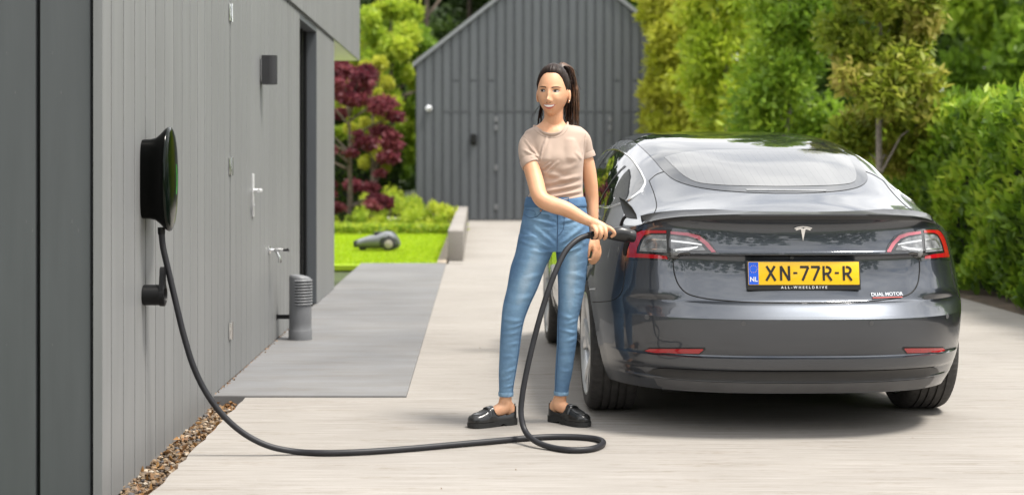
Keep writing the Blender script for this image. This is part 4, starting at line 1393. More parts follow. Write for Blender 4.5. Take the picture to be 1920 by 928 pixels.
M_wht = plain('badge_white', (.75, .75, .75), .4)
MB().bbox(-.2555, .2555, -.0085, -.004, -.0435, .0615, .002).build('yellow_field', M_yel, plate, 40)
face('country_band', -.2535, -.2085, -.0415, .0595, -.0092, M_blue)
text_mesh('country_code', 'NL', .030, M_wht, plate, (-.231, -.0098, -.028), bold=.0006, sx=.95)
st_m = MB()
for k in range(12):
    a_ = 2 * pi * k / 12; cx_, cz_ = -.231 + .0165 * math.cos(a_), .029 + .0165 * math.sin(a_)
    st_m.add([(cx_ + .0022 * math.cos(q) * (1 if i % 2 == 0 else .5), -.0098, cz_ + .0022 * math.sin(q) * (1 if i % 2 == 0 else .5)) for i, q in enumerate(np.linspace(pi / 2, pi / 2 + 2 * pi, 10, endpoint=False))], [tuple(range(10))])
so_ = st_m.build('star_ring', M_yel, plate); so_['kind'] = 'stuff'
def glyph(segs, x, w_=.011):
    mb = MB()
    strokes(mb, [((x + a * .042, -.0245 + b * .067), (x + c * .042, -.0245 + d * .067), w_) for a, b, c, d in segs], -.0098)
    mb.v = [(q[0], -.0098 - .00004 * i_, q[2]) for i_, q in enumerate(mb.v)]
    return mb.build('plate_character', M_blk, plate)
gX = [(0, 0, .95, 1), (0.05, 1, 1, 0)]
gN = [(.06, 0, .06, 1), (.06, .99, .94, .01), (.94, 0, .94, 1)]
g7 = [(0, .93, .96, .93), (.92, .92, .25, 0)]
gR = [(.1, 0, .1, 1), (.36, .93, .62, .91), (.60, .92, .84, .80), (.83, .82, .86, .64), (.87, .66, .62, .47), (.66, .48, .14, .46), (.45, .46, .95, 0)]
for g, px_ in ((gX, 1434), (gN, 1461), (g7, 1498), (g7, 1519), (gR, 1541), (gR, 1579)):
    glyph(g, (px_ - 1506) / 411.0 + .002)
for px_ in (1486, 1564.5):
    x_ = (px_ - 1506) / 411.0
    MB().add([(x_, -.0098, .006), (x_ + .019, -.0098, .006), (x_ + .019, -.0098, .015), (x_, -.0098, .015)], [(0, 1, 2, 3)]).build('plate_dash', M_blk, plate)
text_mesh('frame_lettering', 'ALL-WHEELDRIVE', .0165, M_wht, plate, (0, -.0068, -.0605), space=1.75, bold=.0002)
# badge at the right of the lid
hb = hit('rear', .395, .655)
bd = text_mesh('model_lettering', 'DUAL MOTOR', .0225, M_chrome, car, (.395, hb[0].y - .003, .650), bold=.0004, sx=1.12)
bn = hb[1]; bd.rotation_euler = (R(90) - math.asin(bn.z), 0, math.atan2(bn.x, -bn.y)); bd.location = hb[0] + bn * .003 + Vector((0, 0, -.007))
MB().add([(.318, 0, 0), (.472, 0, 0), (.472, 0, .0035), (.318, 0, .0035)], [(0, 1, 2, 3)])
ul = MB().bbox(-.077, .077, -.002, .002, -.0025, .0015, .0005).build('badge_underline', plain('badge_red', (.6, .12, .1), .4), car)
hu = hit('rear', .395, .641); ul.location = hu[0] + hu[1] * .002; ul.rotation_euler = (-math.asin(hu[1].z), 0, math.atan2(hu[1].x, -hu[1].y))
# emblem: curved bar over a tapering stem
em = MB()
def arcband(z0, r0, r1, w0, n_=14):
    pts_o = []; pts_i = []
    for x in np.linspace(-1, 1, n_):
        pts_o.append((x * w0, z0 - r0 * x * x)); pts_i.append((x * w0 * .96, z0 - r1 - r0 * x * x * .95))
    return pts_o + pts_i[::-1]
def plate_poly(poly, th=.004):
    em.prism(poly, 1, 0, -th)
plate_poly(arcband(.034, .008, .0042, .041))
plate_poly([(-.0365, .0205), (-.029, .0245), (-.014, .0272), (-.004, .0262), (0, .0215), (.004, .0262), (.014, .0272), (.029, .0245), (.0365, .0205), (.031, .0145), (.020, .0190), (.0105, .0200), (0, -.034), (-.0105, .0200), (-.020, .0190), (-.031, .0145)])
he = hit('rear', 0, .935)
emo = em.build('emblem', M_chrome, car, 30); emo.location = (.002, he[0].y - .003, .935); emo.rotation_euler = (R(4), 0, 0)
# reversing camera and plate lamps under the ledge
cm = MB().lathe([(0, -.004), (.006, -.004), (.0095, -.002), (.0095, .012)], 16, 'y'); cmo = cm.build('reversing_camera', M_diff, car, 50)
cmo.location = (-.044, hit('rear', -.044, .822)[0].y - .004, .824)
# side lettering on the left rear door edge
decal('side_lettering', [(1101, 540), (1106, 538.5), (1106, 541), (1117, 540), (1117, 543), (1101, 543.5)], 'px', M_wht, .002, 2)

# ---- charge port and flap on the left lamp corner
decal('charge_port', [(1170, 478), (1172, 455), (1180, 440), (1192, 430), (1196, 432), (1186, 446), (1178, 464), (1174, 480)], 'px', M_under, .0058, 3, curved=2)
flp = [(0, 0), (.030, -.013), (.065, -.042), (.088, -.075), (.094, -.098), (.060, -.097), (.040, -.094), (.022, -.060)]
fm = MB()
fc = Vector((.052, -.058))
fm.loft([[(fc.x + (a - fc.x) * k, y_, fc.y + (b - fc.y) * k) for a, b in flp] for k, y_ in ((.55, -.001), (.86, -.004), (.93, -.010), (1.0, -.010), (1.0, .002), (.9, .010), (.5, .014))])
fo = fm.build('charge_flap', M_trim, car, 30)
fp = CARI @ at(1161, 370, 7.22)
fo.location = fp; fo.rotation_euler = (R(-8), R(4), R(-12))
pa = [CARI @ at(1180, 402, 7.22), CARI @ at(1170, 409, 7.21), CARI @ at(1165, 420, 7.22), CARI @ at(1166, 436, 7.30)]
MB().tube(catmull(pa, 5), .008, 8).build('flap_arm', M_black, car, 50)

# ---- wheels
def make_wheel():
    """axis x, outer face at -x"""
    prof = []
    hw = .1175; R0 = .334
    def P(x, r_): prof.append((x, r_))
    tread = [(-hw, .262), (-hw - .004, .285), (-hw - .002, .305), (-hw + .008, .322), (-.092, .3305), (-.080, .333)]
    grooves = [-.058, -.020, .020, .058]
    x = -.080
    pts = list(tread)
    for g in grooves:
        pts += [(g - .0055, R0), (g - .0045, R0 - .007), (g + .0045, R0 - .007), (g + .0055, R0)]
    pts += [(-a, b) for a, b in reversed(tread)]
    n_ = 216; rings = []
    for (a, r_) in pts:
        ring = []
        sh = abs(a) > .066 and r_ > .318
        for j in range(n_):
            rr = r_ - (.0045 if sh and (j % 3 == 0) else 0)
            q = 2 * pi * (j + (.6 if a > 0 else 0)) / n_
            ring.append((a, rr * math.cos(q), rr * math.sin(q)))
        rings.append(ring)
    ty = MB().loft(rings, cap=False).mesh('tyre', 50)
    rim = MB()
    rim.lathe([(.258, -hw + .004), (.262, -hw - .001), (.256, -hw - .002), (.246, -hw + .010), (.238, -hw + .03), (.232, .06), (.245, hw - .004), (.258, hw - .004)], 60, 'x')
    rimm = rim.mesh('rim', 40)
    sp = MB()
    # twin-blade spoke
    for da in (-.17, .17):
        rings = []
        for f in np.linspace(0, 1, 7):
            r_ = .055 + .192 * f; a_ = da * (.45 + .75 * f) + .10 * f
            w_ = .020 + .016 * f
            x0 = -hw + .006 + .018 * (1 - f) ** 1.5
            cy_, cz_ = r_ * math.cos(a_), r_ * math.sin(a_)
            ty_, tz_ = -math.sin(a_), math.cos(a_)
            rings.append([(x0 + .004, cy_ - ty_ * w_, cz_ - tz_ * w_), (x0, cy_ - ty_ * w_ * .8, cz_ - tz_ * w_ * .8), (x0 + .005, cy_ + ty_ * w_ * .9, cz_ + tz_ * w_ * .9), (x0 + .022, cy_ + ty_ * w_, cz_ + tz_ * w_), (x0 + .028, cy_ - ty_ * w_ * .9, cz_ - tz_ * w_ * .9)])
        sp.loft(rings)
    spm = sp.mesh('spoke', 40)
    hub = MB().lathe([(0, -hw + .012), (.028, -hw + .012), (.034, -hw + .018), (.070, -hw + .024), (.072, -hw + .05), (0, -hw + .05)], 30, 'x').mesh('hub', 40)
    disc = MB().lathe([(.05, -.035), (.178, -.035), (.178, -.01), (.05, -.01)], 40, 'x').mesh('brake_disc', 40)
    back = MB().lathe([(0, -.005), (.23, -.005), (.23, .03), (0, .03)], 30, 'x').mesh('wheel_back', 40)
    return ty, rimm, spm, hub, disc, back
WM = make_wheel()
for y_ in (.978, 3.853):
    for s in (-1, 1):
        w_ = link('wheel', WM[5], M_under, car, (s * .795, y_, .334))
        if s > 0: w_.rotation_euler = (0, 0, pi)
        link('tyre', WM[0], M_tyre, w_); link('rim', WM[1], M_rim, w_)
        link('brake_disc', WM[4], M_steel, w_); link('hub', WM[3], M_rim, w_)
        for k in range(5):
            o = link('spoke', WM[2], M_rim, w_); o.rotation_euler = (2 * pi * k / 5, 0, 0)
for cy_, cz_, r_ in ARCH:
    for s in (-1, 1):
        al = np.linspace(-.35, pi + .35, 24)
        MB().loft([[(s * (.55 + .27 * f), cy_ + (r_ + .012) * math.cos(a_), cz_ + (r_ + .012) * math.sin(a_)) for a_ in al] for f in (0, 1)], cap=False).build('arch_liner', M_under, car)
# underbody closes the car from below; inner core keeps light from leaking
MB().box(-.60, .60, .42, 4.30, .17, .42).build('underbody', M_under, car)
MB().box(-.54, .54, .30, 4.3, .40, .85).build('cabin_core', M_under, car)
rings = []
for x in np.linspace(-.62, .62, 15):
    yy_ = hit('rear', x, .22)[0].y + .012
    rings.append([(x, yy_, .203), (x, .50, .185), (x, .50, .25), (x, yy_, .25)])
MB().loft(rings).build('rear_undertray', M_diff, car)
for s in (-1, 1):
    MB().tube([(s * .655, .50, .30), (s * .665, .48, .22), (s * .65, .50, .19)], [(.03, .012), (.035, .012), (.02, .01)], 8).build('deflector', M_diff, car, 40)
# door mirrors, headlamps
for s in (-1, 1):
    rg_ = []
    for f in np.linspace(0, 1, 9):
        r_ = math.sin(pi * (.08 + .84 * f)) ** .6
        rg_.append([(s * (.90 + .20 * f), 3.22 + .055 * r_ * math.cos(q), .99 + .065 * r_ * math.sin(q)) for q in np.linspace(0, 2 * pi, 16, endpoint=False)])
    mo = MB().loft(rg_).build('door_mirror', M_paint, car, 60)
    MB().tube([(s * .84, 3.25, .95), (s * .93, 3.24, .97)], [(.03, .03), (.02, .03)], 8).build('mirror_stalk', M_trim, mo, 50)
decal('headlamp', [(-.62, 4.35), (-.78, 4.05), (-.80, 4.15), (-.70, 4.45)], 'top', M_lens, .004, .03, mirror=True)

# ================================================================== THE WOMAN
WR = Vector((.335, 7.30, 0))
woman = thing('person', 'woman in beige t-shirt and blue jeans plugging a cable into the car', 'person', WR)
def J(px, py, Y): return at(px, py, Y) - WR
PM = 1 / (FPX / 7.3)          # metres per pixel where she stands

M_skin, t, p = new_mat('skin')
noise_col(t, p, (.60, .305, .168), (.72, .405, .245), 9, 7, .3, .7)
no = N(t, 'ShaderNodeTexNoise', Scale=160.0, Detail=3); tcn = N(t, 'ShaderNodeTexCoord')
t.links.new(tcn.outputs['Object'], no.inputs['Vector']); bump(t, p, no.outputs['Fac'], .12, .002)
p.inputs['Roughness'].default_value = .48
p.inputs['Specular IOR Level'].default_value = .4
p.inputs['Subsurface Weight'].default_value = .12
p.inputs['Subsurface Radius'].default_value = (.012, .005, .003)
M_lip = plain('lips', (.50, .13, .105), .35, var=.05)
M_teeth = plain('teeth', (.86, .84, .80), .25, var=.02)
M_eyew = plain('eye_white', (.52, .48, .46), .2, var=.03)
M_iris = plain('iris', (.035, .018, .010), .1)
M_brow = plain('brow_hair', (.035, .020, .014), .7)
M_nail = plain('nails', (.66, .28, .22), .25)
M_nostril = plain('nostril', (.20, .07, .045), .6)

def remesh(mb, voxel, it=4, fac=.5):
    me = mb.mesh('tmp')
    o = bpy.data.objects.new('tmp', me); COL.objects.link(o)
    m1 = o.modifiers.new('r', 'REMESH'); m1.mode = 'VOXEL'; m1.voxel_size = voxel; m1.use_smooth_shade = True
    m2 = o.modifiers.new('s', 'SMOOTH'); m2.iterations = it; m2.factor = fac
    bpy.context.view_layer.update()
    dg = bpy.context.evaluated_depsgraph_get()
    me2 = bpy.data.meshes.new_from_object(o.evaluated_get(dg))
    bpy.data.objects.remove(o)
    vs = np.empty(len(me2.vertices) * 3); me2.vertices.foreach_get('co', vs)
    fs = [tuple(q.vertices) for q in me2.polygons]
    return vs.reshape(-1, 3), fs, me2

def ell(c, rx, ry, z=None, n_=28, pw=2.0):
    c = Vector(c); out = []
    for j in range(n_):
        a_ = 2 * pi * j / n_; cc, ss = math.cos(a_), math.sin(a_)
        out.append((c.x + rx * math.copysign(abs(cc) ** (2 / pw), cc), c.y + ry * math.copysign(abs(ss) ** (2 / pw), ss), c.z))
    return out

def stack(mb, rows, n_=32, pw=2.1, sub=4):
    """rows of (py, centre px, half width px, depth m, Y); smooth loft"""
    rows = [Vector((r_[0], r_[1], r_[2])).to_tuple() + (r_[3], r_[4]) for r_ in rows]
    ts = [r_[0] for r_ in rows]
    fs = [pchip(ts, [r_[k] for r_ in rows]) for k in range(1, 5)]
    rings = []
    for py in np.linspace(ts[0], ts[-1], (len(rows) - 1) * sub + 1):
        cx_, hw, d, Y = [f(py) for f in fs]
        c = J(cx_, py, Y)
        rings.append(ell(c, hw * Y / FPX, d, n_=n_, pw=pw))
    mb.loft(rings)
    return mb

def limb(mb, pts, rad, n_=16, sub=5):
    q = catmull([Vector((*p_, 0)[:3]) for p_ in pts], sub)
    m = len(pts)
    rr = [pchip(list(range(m)), rad)(i / sub) for i in range(len(q))]
    # rounded ends
    d0 = (q[0] - q[1]).normalized(); d1 = (q[-1] - q[-2]).normalized()
    q = [q[0] + d0 * rr[0] * k for k in (.95, .7)] + q + [q[-1] + d1 * rr[-1] * k for k in (.7, .95)]
    rr = [rr[0] * .3, rr[0] * .75] + rr + [rr[-1] * .75, rr[-1] * .3]
    mb.tube(q, rr, n_)
    return mb

# ---------------- head, in its own frame: x to her left (image right), -y ahead, z up
HC = J(1036.8, 176.6, 7.30)
YAW = R(-15)                     # she looks over to her right
HM = Matrix.Translation(HC) @ Matrix.Rotation(YAW, 4, 'Z') @ Matrix.Rotation(R(2), 4, 'Y') @ Matrix.Scale(1.055, 4)
def G(x, z, cx_, cz_, sx_, sz_): return math.exp(-((x - cx_) / sx_) ** 2 - ((z - cz_) / sz_) ** 2)
def head_r(dx, dy, dz):
    """point on the head for a unit direction"""
    c = .128 if dz > 0 else .107
    x, y, z = dx * .0700, dy * (.098 if dy > 0 else .091), dz * c
    if z < 0:
        f_ = -z / .107
        x *= 1 - .42 * f_ ** 1.6
        if y > 0: y *= 1 - .55 * f_ ** 1.1
        else: y *= 1 + .10 * f_ ** 2
    if y < 0:
        fr_ = sstep(0, .05, -y)
        d = 0
        d += .0225 * G(x, z, 0, -.030, .0085, .011)          # nose tip
        d += .0105 * G(x, z, 0, -.010, .0070, .022)          # bridge
        d += .0070 * (G(x, z, .0115, -.034, .0062, .007) + G(x, z, -.0115, -.034, .0062, .007))   # wings
        d -= .0095 * (G(x, z, .031, .011, .015, .0105) + G(x, z, -.031, .011, .015, .0105))       # eye sockets
        d += .0030 * (G(x, z, .030, .028, .018, .007) + G(x, z, -.030, .028, .018, .007))         # brow
        d += .0050 * (G(x, z, .040, -.026, .017, .016) + G(x, z, -.040, -.026, .017, .016))       # cheeks raised by the smile
        d -= .0030 * (G(x, z, .030, -.052, .006, .014) + G(x, z, -.030, -.052, .006, .014))       # smile folds
        d += .0060 * G(x, z, 0, -.058, .024, .012)           # mouth mound
        d -= .0035 * G(x, z, 0, -.078, .020, .005)           # under the lip
        d += .0065 * G(x, z, 0, -.096, .018, .012)           # chin
        y -= d * fr_
    return Vector((x, y, z))
hmb = MB()
nt_, np_ = 120, 90
rings = []
for i in range(np_ + 1):
    ph = -pi / 2 + pi * (i + .0) / np_
    ph = min(max(ph, -pi / 2 + .01), pi / 2 - .01)
    rings.append([head_r(math.cos(ph) * math.cos(a_), math.cos(ph) * math.sin(a_), math.sin(ph)) for a_ in np.linspace(0, 2 * pi, nt_, endpoint=False)])
hmb.loft(rings)
# ears
for s in (-1, 1):
    er = []
    for f in np.linspace(0, 1, 9):
        q = math.sin(pi * (.06 + .88 * f)) ** .55
        zc_ = .022 - .060 * f
        er.append([(s * (.0675 + .008 * q + .0045 * math.cos(a_)), .012 + .006 * (1 - f) + .0165 * q * (1 - .25 * f) * math.sin(a_), zc_) for a_ in np.linspace(0, 2 * pi, 12, endpoint=False)])
    hmb.loft(er)
hmb.v = [tuple(HM @ Vector(v)) for v in hmb.v]
# neck into the shoulders
n0 = HM @ Vector((0, .022, -.045)); n1 = J(1038, 222, 7.315); n2 = J(1037, 240, 7.325)
hmb.tube(catmull([n0, n1, n2], 6), [pchip([0, .5, 1], [.048, .0455, .052])(k / 12) for k in range(13)], 24)
# collar bones / upper chest under the neckline
stack(hmb, [(219, 1038, 17, .044, 7.320), (227, 1037, 20, .046, 7.322), (233, 1036, 25.5, .050, 7.325), (238, 1035, 32, .056, 7.325), (244, 1036, 42, .064, 7.322), (252, 1037, 51, .072, 7.32), (264, 1039, 53, .080, 7.315), (280, 1041, 48, .085, 7.31)], 28, 2.1, 5)
hv, hf, _ = remesh(hmb, .0021, 3, .4)
HB = BVHTree.FromPolygons([Vector(v) for v in hv], hf)

skin = MB()
skin.add([tuple(v) for v in hv], hf)
def fdecal(poly, mi, off, res=.0016, curved=4):
    """coloured patch on the face; coordinates (x, z) in the head frame, seen from ahead"""
    if curved: poly = dens(poly, '', curved)
    nb_ = len(poly); P = np.array(poly); pts = [Vector(q) for q in poly]
    for a in np.arange(P[:, 0].min(), P[:, 0].max(), res):
        for b in np.arange(P[:, 1].min(), P[:, 1].max(), res):
            if np.min((P[:, 0] - a) ** 2 + (P[:, 1] - b) ** 2) > (res * .45) ** 2: pts.append(Vector((a, b)))
    d = delaunay_2d_cdt(pts, [], [list(range(nb_))], 1, 1e-7)
    vs = []
    dr = (HM.to_3x3() @ Vector((0, 1, 0))).normalized()
    for q in d[0]:
        o_ = HM @ Vector((q.x, -.3, q.y))
        h = HB.ray_cast(o_, dr)
        vs.append((h[0] if h[0] else HM @ Vector((q.x, -.09, q.y))) - dr * off)
    skin.mi = mi
    skin.add(vs, [tuple(f) for f in d[2]])
    skin.mi = 0
SK, LIP, TEE, EYW, IRI, BRO, NOS, NAI = range(8)
for s in (-1, 1):
    ex_ = s * .0308
    al = [(-.0148, .0085), (-.0085, .0128), (0, .0144), (.0085, .0132), (.0150, .0102), (.0085, .0072), (0, .0062), (-.0085, .0066)]
    EX = lambda q: [(ex_ + s * a * .95, .0102 + (b - .0102) * 1.08) for a, b in q]
    fdecal(EX(al), EYW, .0016)
    # she looks to her right: the iris sits towards -x
    fdecal([(ex_ - .0040 + .0056 * math.cos(q), .0104 + .0046 * math.sin(q)) for q in np.linspace(0, 2 * pi, 12, endpoint=False)], IRI, .0022, curved=0)
    fdecal(EX([(-.0156, .0083), (-.0085, .0130), (0, .0147), (.0085, .0136), (.0175, .0110), (.0095, .0154), (0, .0172), (-.0090, .0152)]), BRO, .0026)
    fdecal(EX([(-.0145, .0078), (0, .0052), (.0145, .0094), (0, .0062)]), BRO, .0020, curved=3)
    fdecal([(ex_ + s * a, b) for a, b in [(-.0180, .0272), (-.008, .0298), (.006, .0312), (.0215, .0262), (.007, .0276), (-.008, .0258), (-.0180, .0232)]], BRO, .0016)
    fdecal([(s * .0072 + .0033 * math.cos(q), -.0425 + .0016 * math.sin(q)) for q in np.linspace(0, 2 * pi, 10, endpoint=False)], NOS, .0012, curved=0)
fdecal([(-.0285, -.0500), (-.014, -.0502), (-.004, -.0490), (0, -.0498), (.004, -.0490), (.014, -.0502), (.0285, -.0500), (.022, -.0598), (.012, -.0680), (0, -.0706), (-.012, -.0680), (-.022, -.0598)], LIP, .0014)
fdecal([(-.0245, -.0520), (-.012, -.0530), (0, -.0530), (.012, -.0530), (.0245, -.0520), (.016, -.0590), (0, -.0622), (-.016, -.0590)], TEE, .0024)

# ---------------- arms, hands, trunk, legs
ab = MB()
# her right arm (reaching across), joints measured on the photograph
limb(ab, [J(993, 272, 7.295), J(994, 300, 7.25), J(1004, 340, 7.19), J(1015, 373, 7.14), J(1036, 384, 7.125), J(1060, 392, 7.11), J(1094, 410, 7.095), J(1106, 415.5, 7.09)],
     [.036, .0395, .0395, .0385, .0385, .0360, .0268, .0235], 20)
# back of the hand
limb(ab, [J(1104, 415, 7.09), J(1116, 420, 7.08), J(1127, 425.5, 7.075), J(1136, 429, 7.075)], [.0225, .0245, .0245, .019], 16)
limb(ab, [J(1112, 423, 7.075), J(1120, 428, 7.066), J(1130, 431, 7.064)], [.017, .018, .014], 12)
for k, (kx, ky, L_) in enumerate(((1115, 428, 1.0), (1124, 428, 1.05), (1133.5, 428, 1.08))):
    limb(ab, [J(kx - 5, ky - 4, 7.068), J(kx, ky, 7.050), J(kx + 2.5, ky + 8 * L_, 7.038), J(kx + 2.5, ky + 15 * L_, 7.046), J(kx - .5, ky + 18.5 * L_, 7.068)], [.0110, .0108, .0094, .0086, .0078], 10, 4)
# index finger runs on along the grip
limb(ab, [J(1133, 425, 7.068), J(1141, 427, 7.050), J(1149, 432, 7.040), J(1152.5, 439, 7.044), J(1147, 443.5, 7.052)], [.0110, .0105, .0092, .0085, .0076], 10, 4)
# thumb closes behind the grip
limb(ab, [J(1112, 420, 7.10), J(1122, 428, 7.125), J(1132, 436, 7.13), J(1139, 440, 7.125)], [.014, .0125, .0105, .009], 10, 4)
# her left arm hanging
limb(ab, [J(1086, 270, 7.33), J(1099, 300, 7.345), J(1107, 340, 7.35), J(1110.5, 374, 7.35), J(1111, 395, 7.34), J(1113, 425, 7.325), J(1114, 445, 7.315)],
     [.036, .0360, .0340, .0305, .0290, .0225, .0188], 20)
limb(ab, [J(1114, 443, 7.315), J(1115.5, 454, 7.308), J(1117, 466, 7.30)], [.0205, .0235, .0215], 14)
limb(ab, [J(1111, 450, 7.30), J(1110, 460, 7.288), J(1112, 468, 7.29)], [.015, .0165, .013], 12)
for k, (kx, ky, dy, tx, ty) in enumerate(((1113, 466, 7.282, 1104, 487), (1117, 468, 7.292, 1106, 491.5), (1120.5, 469, 7.302, 1109, 494), (1123, 467, 7.313, 1113, 490))):
    limb(ab, [J(kx, ky - 5, dy), J(kx + 1.5, ky + 5, dy - .006), J(kx - .5, ky + 15, dy - .010), J((kx + tx) / 2 + 1, (ky + 14 + ty) / 2 + 3, dy - .008), J(tx, ty, dy - .004)], [.0100, .0096, .0088, .0080, .0070], 10, 4)
limb(ab, [J(1109, 450, 7.292), J(1105.5, 461, 7.276), J(1103.5, 471, 7.272), J(1102.5, 480, 7.274)], [.0125, .0112, .0095, .0078], 10, 4)
# trunk and legs (under the clothes)
stack(ab, [(266, 1039, 44, .070, 7.32), (300, 1046, 40, .09, 7.31), (340, 1047, 37, .085, 7.31), (380, 1042, 45, .088, 7.31), (430, 1040, 56, .10, 7.31), (462, 1039, 56, .10, 7.31)], 24)
limb(ab, [J(1006, 450, 7.30), J(983, 530, 7.29), J(960, 612, 7.28), J(954, 680, 7.30), J(948.6, 735, 7.315), J(947.5, 752, 7.318)], [.072, .058, .036, .036, .0285, .0305], 18)
limb(ab, [J(1072, 450, 7.31), J(1070, 530, 7.32), J(1064, 612, 7.33), J(1060, 680, 7.36), J(1052, 733, 7.385), J(1050.5, 748, 7.392)], [.066, .050, .035, .035, .0285, .0305], 18)
# feet inside the shoes
FR_h, FR_t = Vector((.186, 7.345, 0)), Vector((-.036, 7.225, 0))
FL_h, FL_t = Vector((.366, 7.435, 0)), Vector((.532, 7.245, 0))
for (h_, t_), ank in (((FR_h, FR_t), J(947.5, 750, 7.318)), ((FL_h, FL_t), J(1050.5, 746, 7.392))):
    h_ = h_ - WR; t_ = t_ - WR; d_ = t_ - h_
    limb(ab, [ank, h_ + d_ * .22 + Vector((0, 0, .088)), h_ + d_ * .42 + Vector((0, 0, .066)), h_ + d_ * .56 + Vector((0, 0, .048)), h_ + d_ * .72 + Vector((0, 0, .040))], [.032, .034, .028, .018, .012], 16)
    limb(ab, [ank + Vector((0, 0, -.015)), h_ + d_ * .12 + Vector((0, 0, .075)), h_ + d_ * .10 + Vector((0, 0, .055))], [.029, .030, .026], 14)
av, af, _ = remesh(ab, .0034, 4, .45)
skin.add([tuple(v) for v in av], af)
# nails
def nail(c, d, r_=.0045):
    skin.mi = NAI
    c = Vector(c); d = Vector(d).normalized()
    u = d.orthogonal().normalized(); w_ = d.cross(u)
    skin.add([c + (u * math.cos(q) * r_ + w_ * math.sin(q) * r_ * 1.0) for q in np.linspace(0, 2 * pi, 10, endpoint=False)], [tuple(range(10))])
    skin.mi = 0
me = bpy.data.meshes.new('body'); me.from_pydata(skin.v, [], skin.f)
me.polygons.foreach_set('material_index', skin.m); smooth(me); me.update()
link('body', me, [M_skin, M_lip, M_teeth, M_eyew, M_iris, M_brow, M_nostril, M_nail], woman)

# ---------------- clothes
def folds(vs, fl, facing=None):
    """raise and sink cloth along creases given as (a, b, height, width)"""
    for a, b, h_, w_ in fl:
        a = np.array(a); b = np.array(b); ab_ = b - a
        d2 = vs[:, [0, 2]] - a[[0, 2]]; e2 = ab_[[0, 2]]
        L2 = (e2 ** 2).sum()
        t_ = np.clip((d2 @ e2) / L2, 0, 1)
        d = np.sqrt(((d2 - t_[:, None] * e2) ** 2).sum(1))
        g = np.exp(-(d / w_) ** 2) - .75 * np.exp(-((d - 1.7 * w_) / w_) ** 2)
        g *= np.sin(pi * np.clip(t_ * .86 + .07, 0, 1)) ** .7
        msk = 1 / (1 + np.exp((vs[:, 1] - facing) / .015)) if facing is not None else 1
        vs[:, 1] -= h_ * g * msk
    return vs
def fr(*l): return [(J(a, b, 7.3), J(c, d, 7.3), h_, w_) for a, b, c, d, h_, w_ in l]

M_tee, t, p = new_mat('beige_jersey')
noise_col(t, p, (.43, .325, .265), (.47, .36, .295), 9, 4)
p.inputs['Roughness'].default_value = .9; p.inputs['Specular IOR Level'].default_value = .15
p.inputs['Sheen Weight'].default_value = .15
no = N(t, 'ShaderNodeTexNoise', Scale=420.0, Detail=2); tcn = N(t, 'ShaderNodeTexCoord')
t.links.new(tcn.outputs['Object'], no.inputs['Vector']); bump(t, p, no.outputs['Fac'], .12, .002)

tb = MB()
stack(tb, [(233.5, 1038, 27, .060, 7.325), (240, 1040, 44, .068, 7.322), (249, 1040, 57, .079, 7.32), (262, 1040, 57, .088, 7.315), (280, 1042.5, 52, .100, 7.31), (300, 1046, 48.5, .112, 7.305), (322, 1047.5, 45.5, .110, 7.305), (345, 1046, 46.5, .102, 7.305), (362, 1043, 50, .104, 7.305), (374, 1041.5, 53, .106, 7.305), (380, 1041.5, 52, .100, 7.305)], 40, 2.25, 4)
for s_, c_ in ((-1, (1026, 296)), (1, (1066, 294))):
    limb(tb, [J(c_[0], c_[1] - 18, 7.262), J(c_[0], c_[1] + 4, 7.258)], [.052, .066], 20)
# sleeves
limb(tb, [J(1002, 262, 7.31), J(993, 272, 7.295), J(992, 292, 7.262), J(996, 304, 7.246)], [.055, .0525, .0495, .0465], 22)
limb(tb, [J(1078, 256, 7.325), J(1089, 264, 7.335), J(1094.5, 280, 7.342), J(1097.5, 287, 7.345)], [.055, .050, .0455, .0425], 22)
tv, tf, _ = remesh(tb, .0046, 16, .5)
tv = folds(tv, fr((1010, 300, 1025, 256, .0055, .006), (1011, 300, 1017, 272, .004, .004), (1009, 296, 984, 262, .005, .006), (1007, 294, 984, 282, .004, .005), (1014, 318, 1030, 306, .005, .005), (1018, 326, 1044, 304, .004, .006), (1092, 288, 1097, 262, .004, .006), (1078, 286, 1092, 300, .004, .008), (1016, 322, 1060, 336, .004, .012), (1016, 345, 1088, 330, .006, .010), (1022, 358, 1092, 344, .006, .009), (1030, 368, 1094, 357, .006, .008), (1040, 375, 1094, 367, .005, .006), (1052, 318, 1086, 308, .003, .012),
             (995, 345, 1022, 372, .005, .008), (990, 362, 1012, 376, .004, .006), (980, 280, 1000, 296, .003, .008), (988, 298, 1008, 292, .003, .006)), .02)
# neckline: cut the shirt away above a sloping plane so the collar sits on the skin
me = bpy.data.meshes.new('t_shirt'); me.from_pydata(tv.tolist(), [], tf)
bm = bmesh.new(); bm.from_mesh(me)
def cut(bm, co, no_, clear_outer=True):
    bmesh.ops.bisect_plane(bm, geom=bm.verts[:] + bm.edges[:] + bm.faces[:], plane_co=co, plane_no=no_, clear_outer=True)
# collar ring: points where the neckline runs (front dips)
CR = [J(1000.5, 238, 7.335), J(1006, 243, 7.28), J(1018, 249.5, 7.245), J(1034, 252.5, 7.232), J(1050, 249, 7.24), J(1060.5, 240, 7.268), J(1065, 231.5, 7.325), J(1058, 236, 7.375), J(1034, 238, 7.39), J(1010, 239, 7.38)]
cr = catmull(CR, 8, True)
cc_ = sum(cr, Vector()) / len(cr)
dele = []
for f in bm.faces:
    c_ = f.calc_center_median()
    if c_.z < cc_.z - .07: continue
    a_ = math.atan2(c_.y - cc_.y, c_.x - cc_.x)
    nr_ = min(cr, key=lambda q: abs(((math.atan2(q.y - cc_.y, q.x - cc_.x) - a_ + pi) % (2 * pi)) - pi))
    rr_ = math.hypot(nr_.x - cc_.x, nr_.y - cc_.y)
    if math.hypot(c_.x - cc_.x, c_.y - cc_.y) < rr_ * .95 and c_.z > nr_.z - .03: dele.append(f)
bmesh.ops.delete(bm, geom=dele, context='FACES')
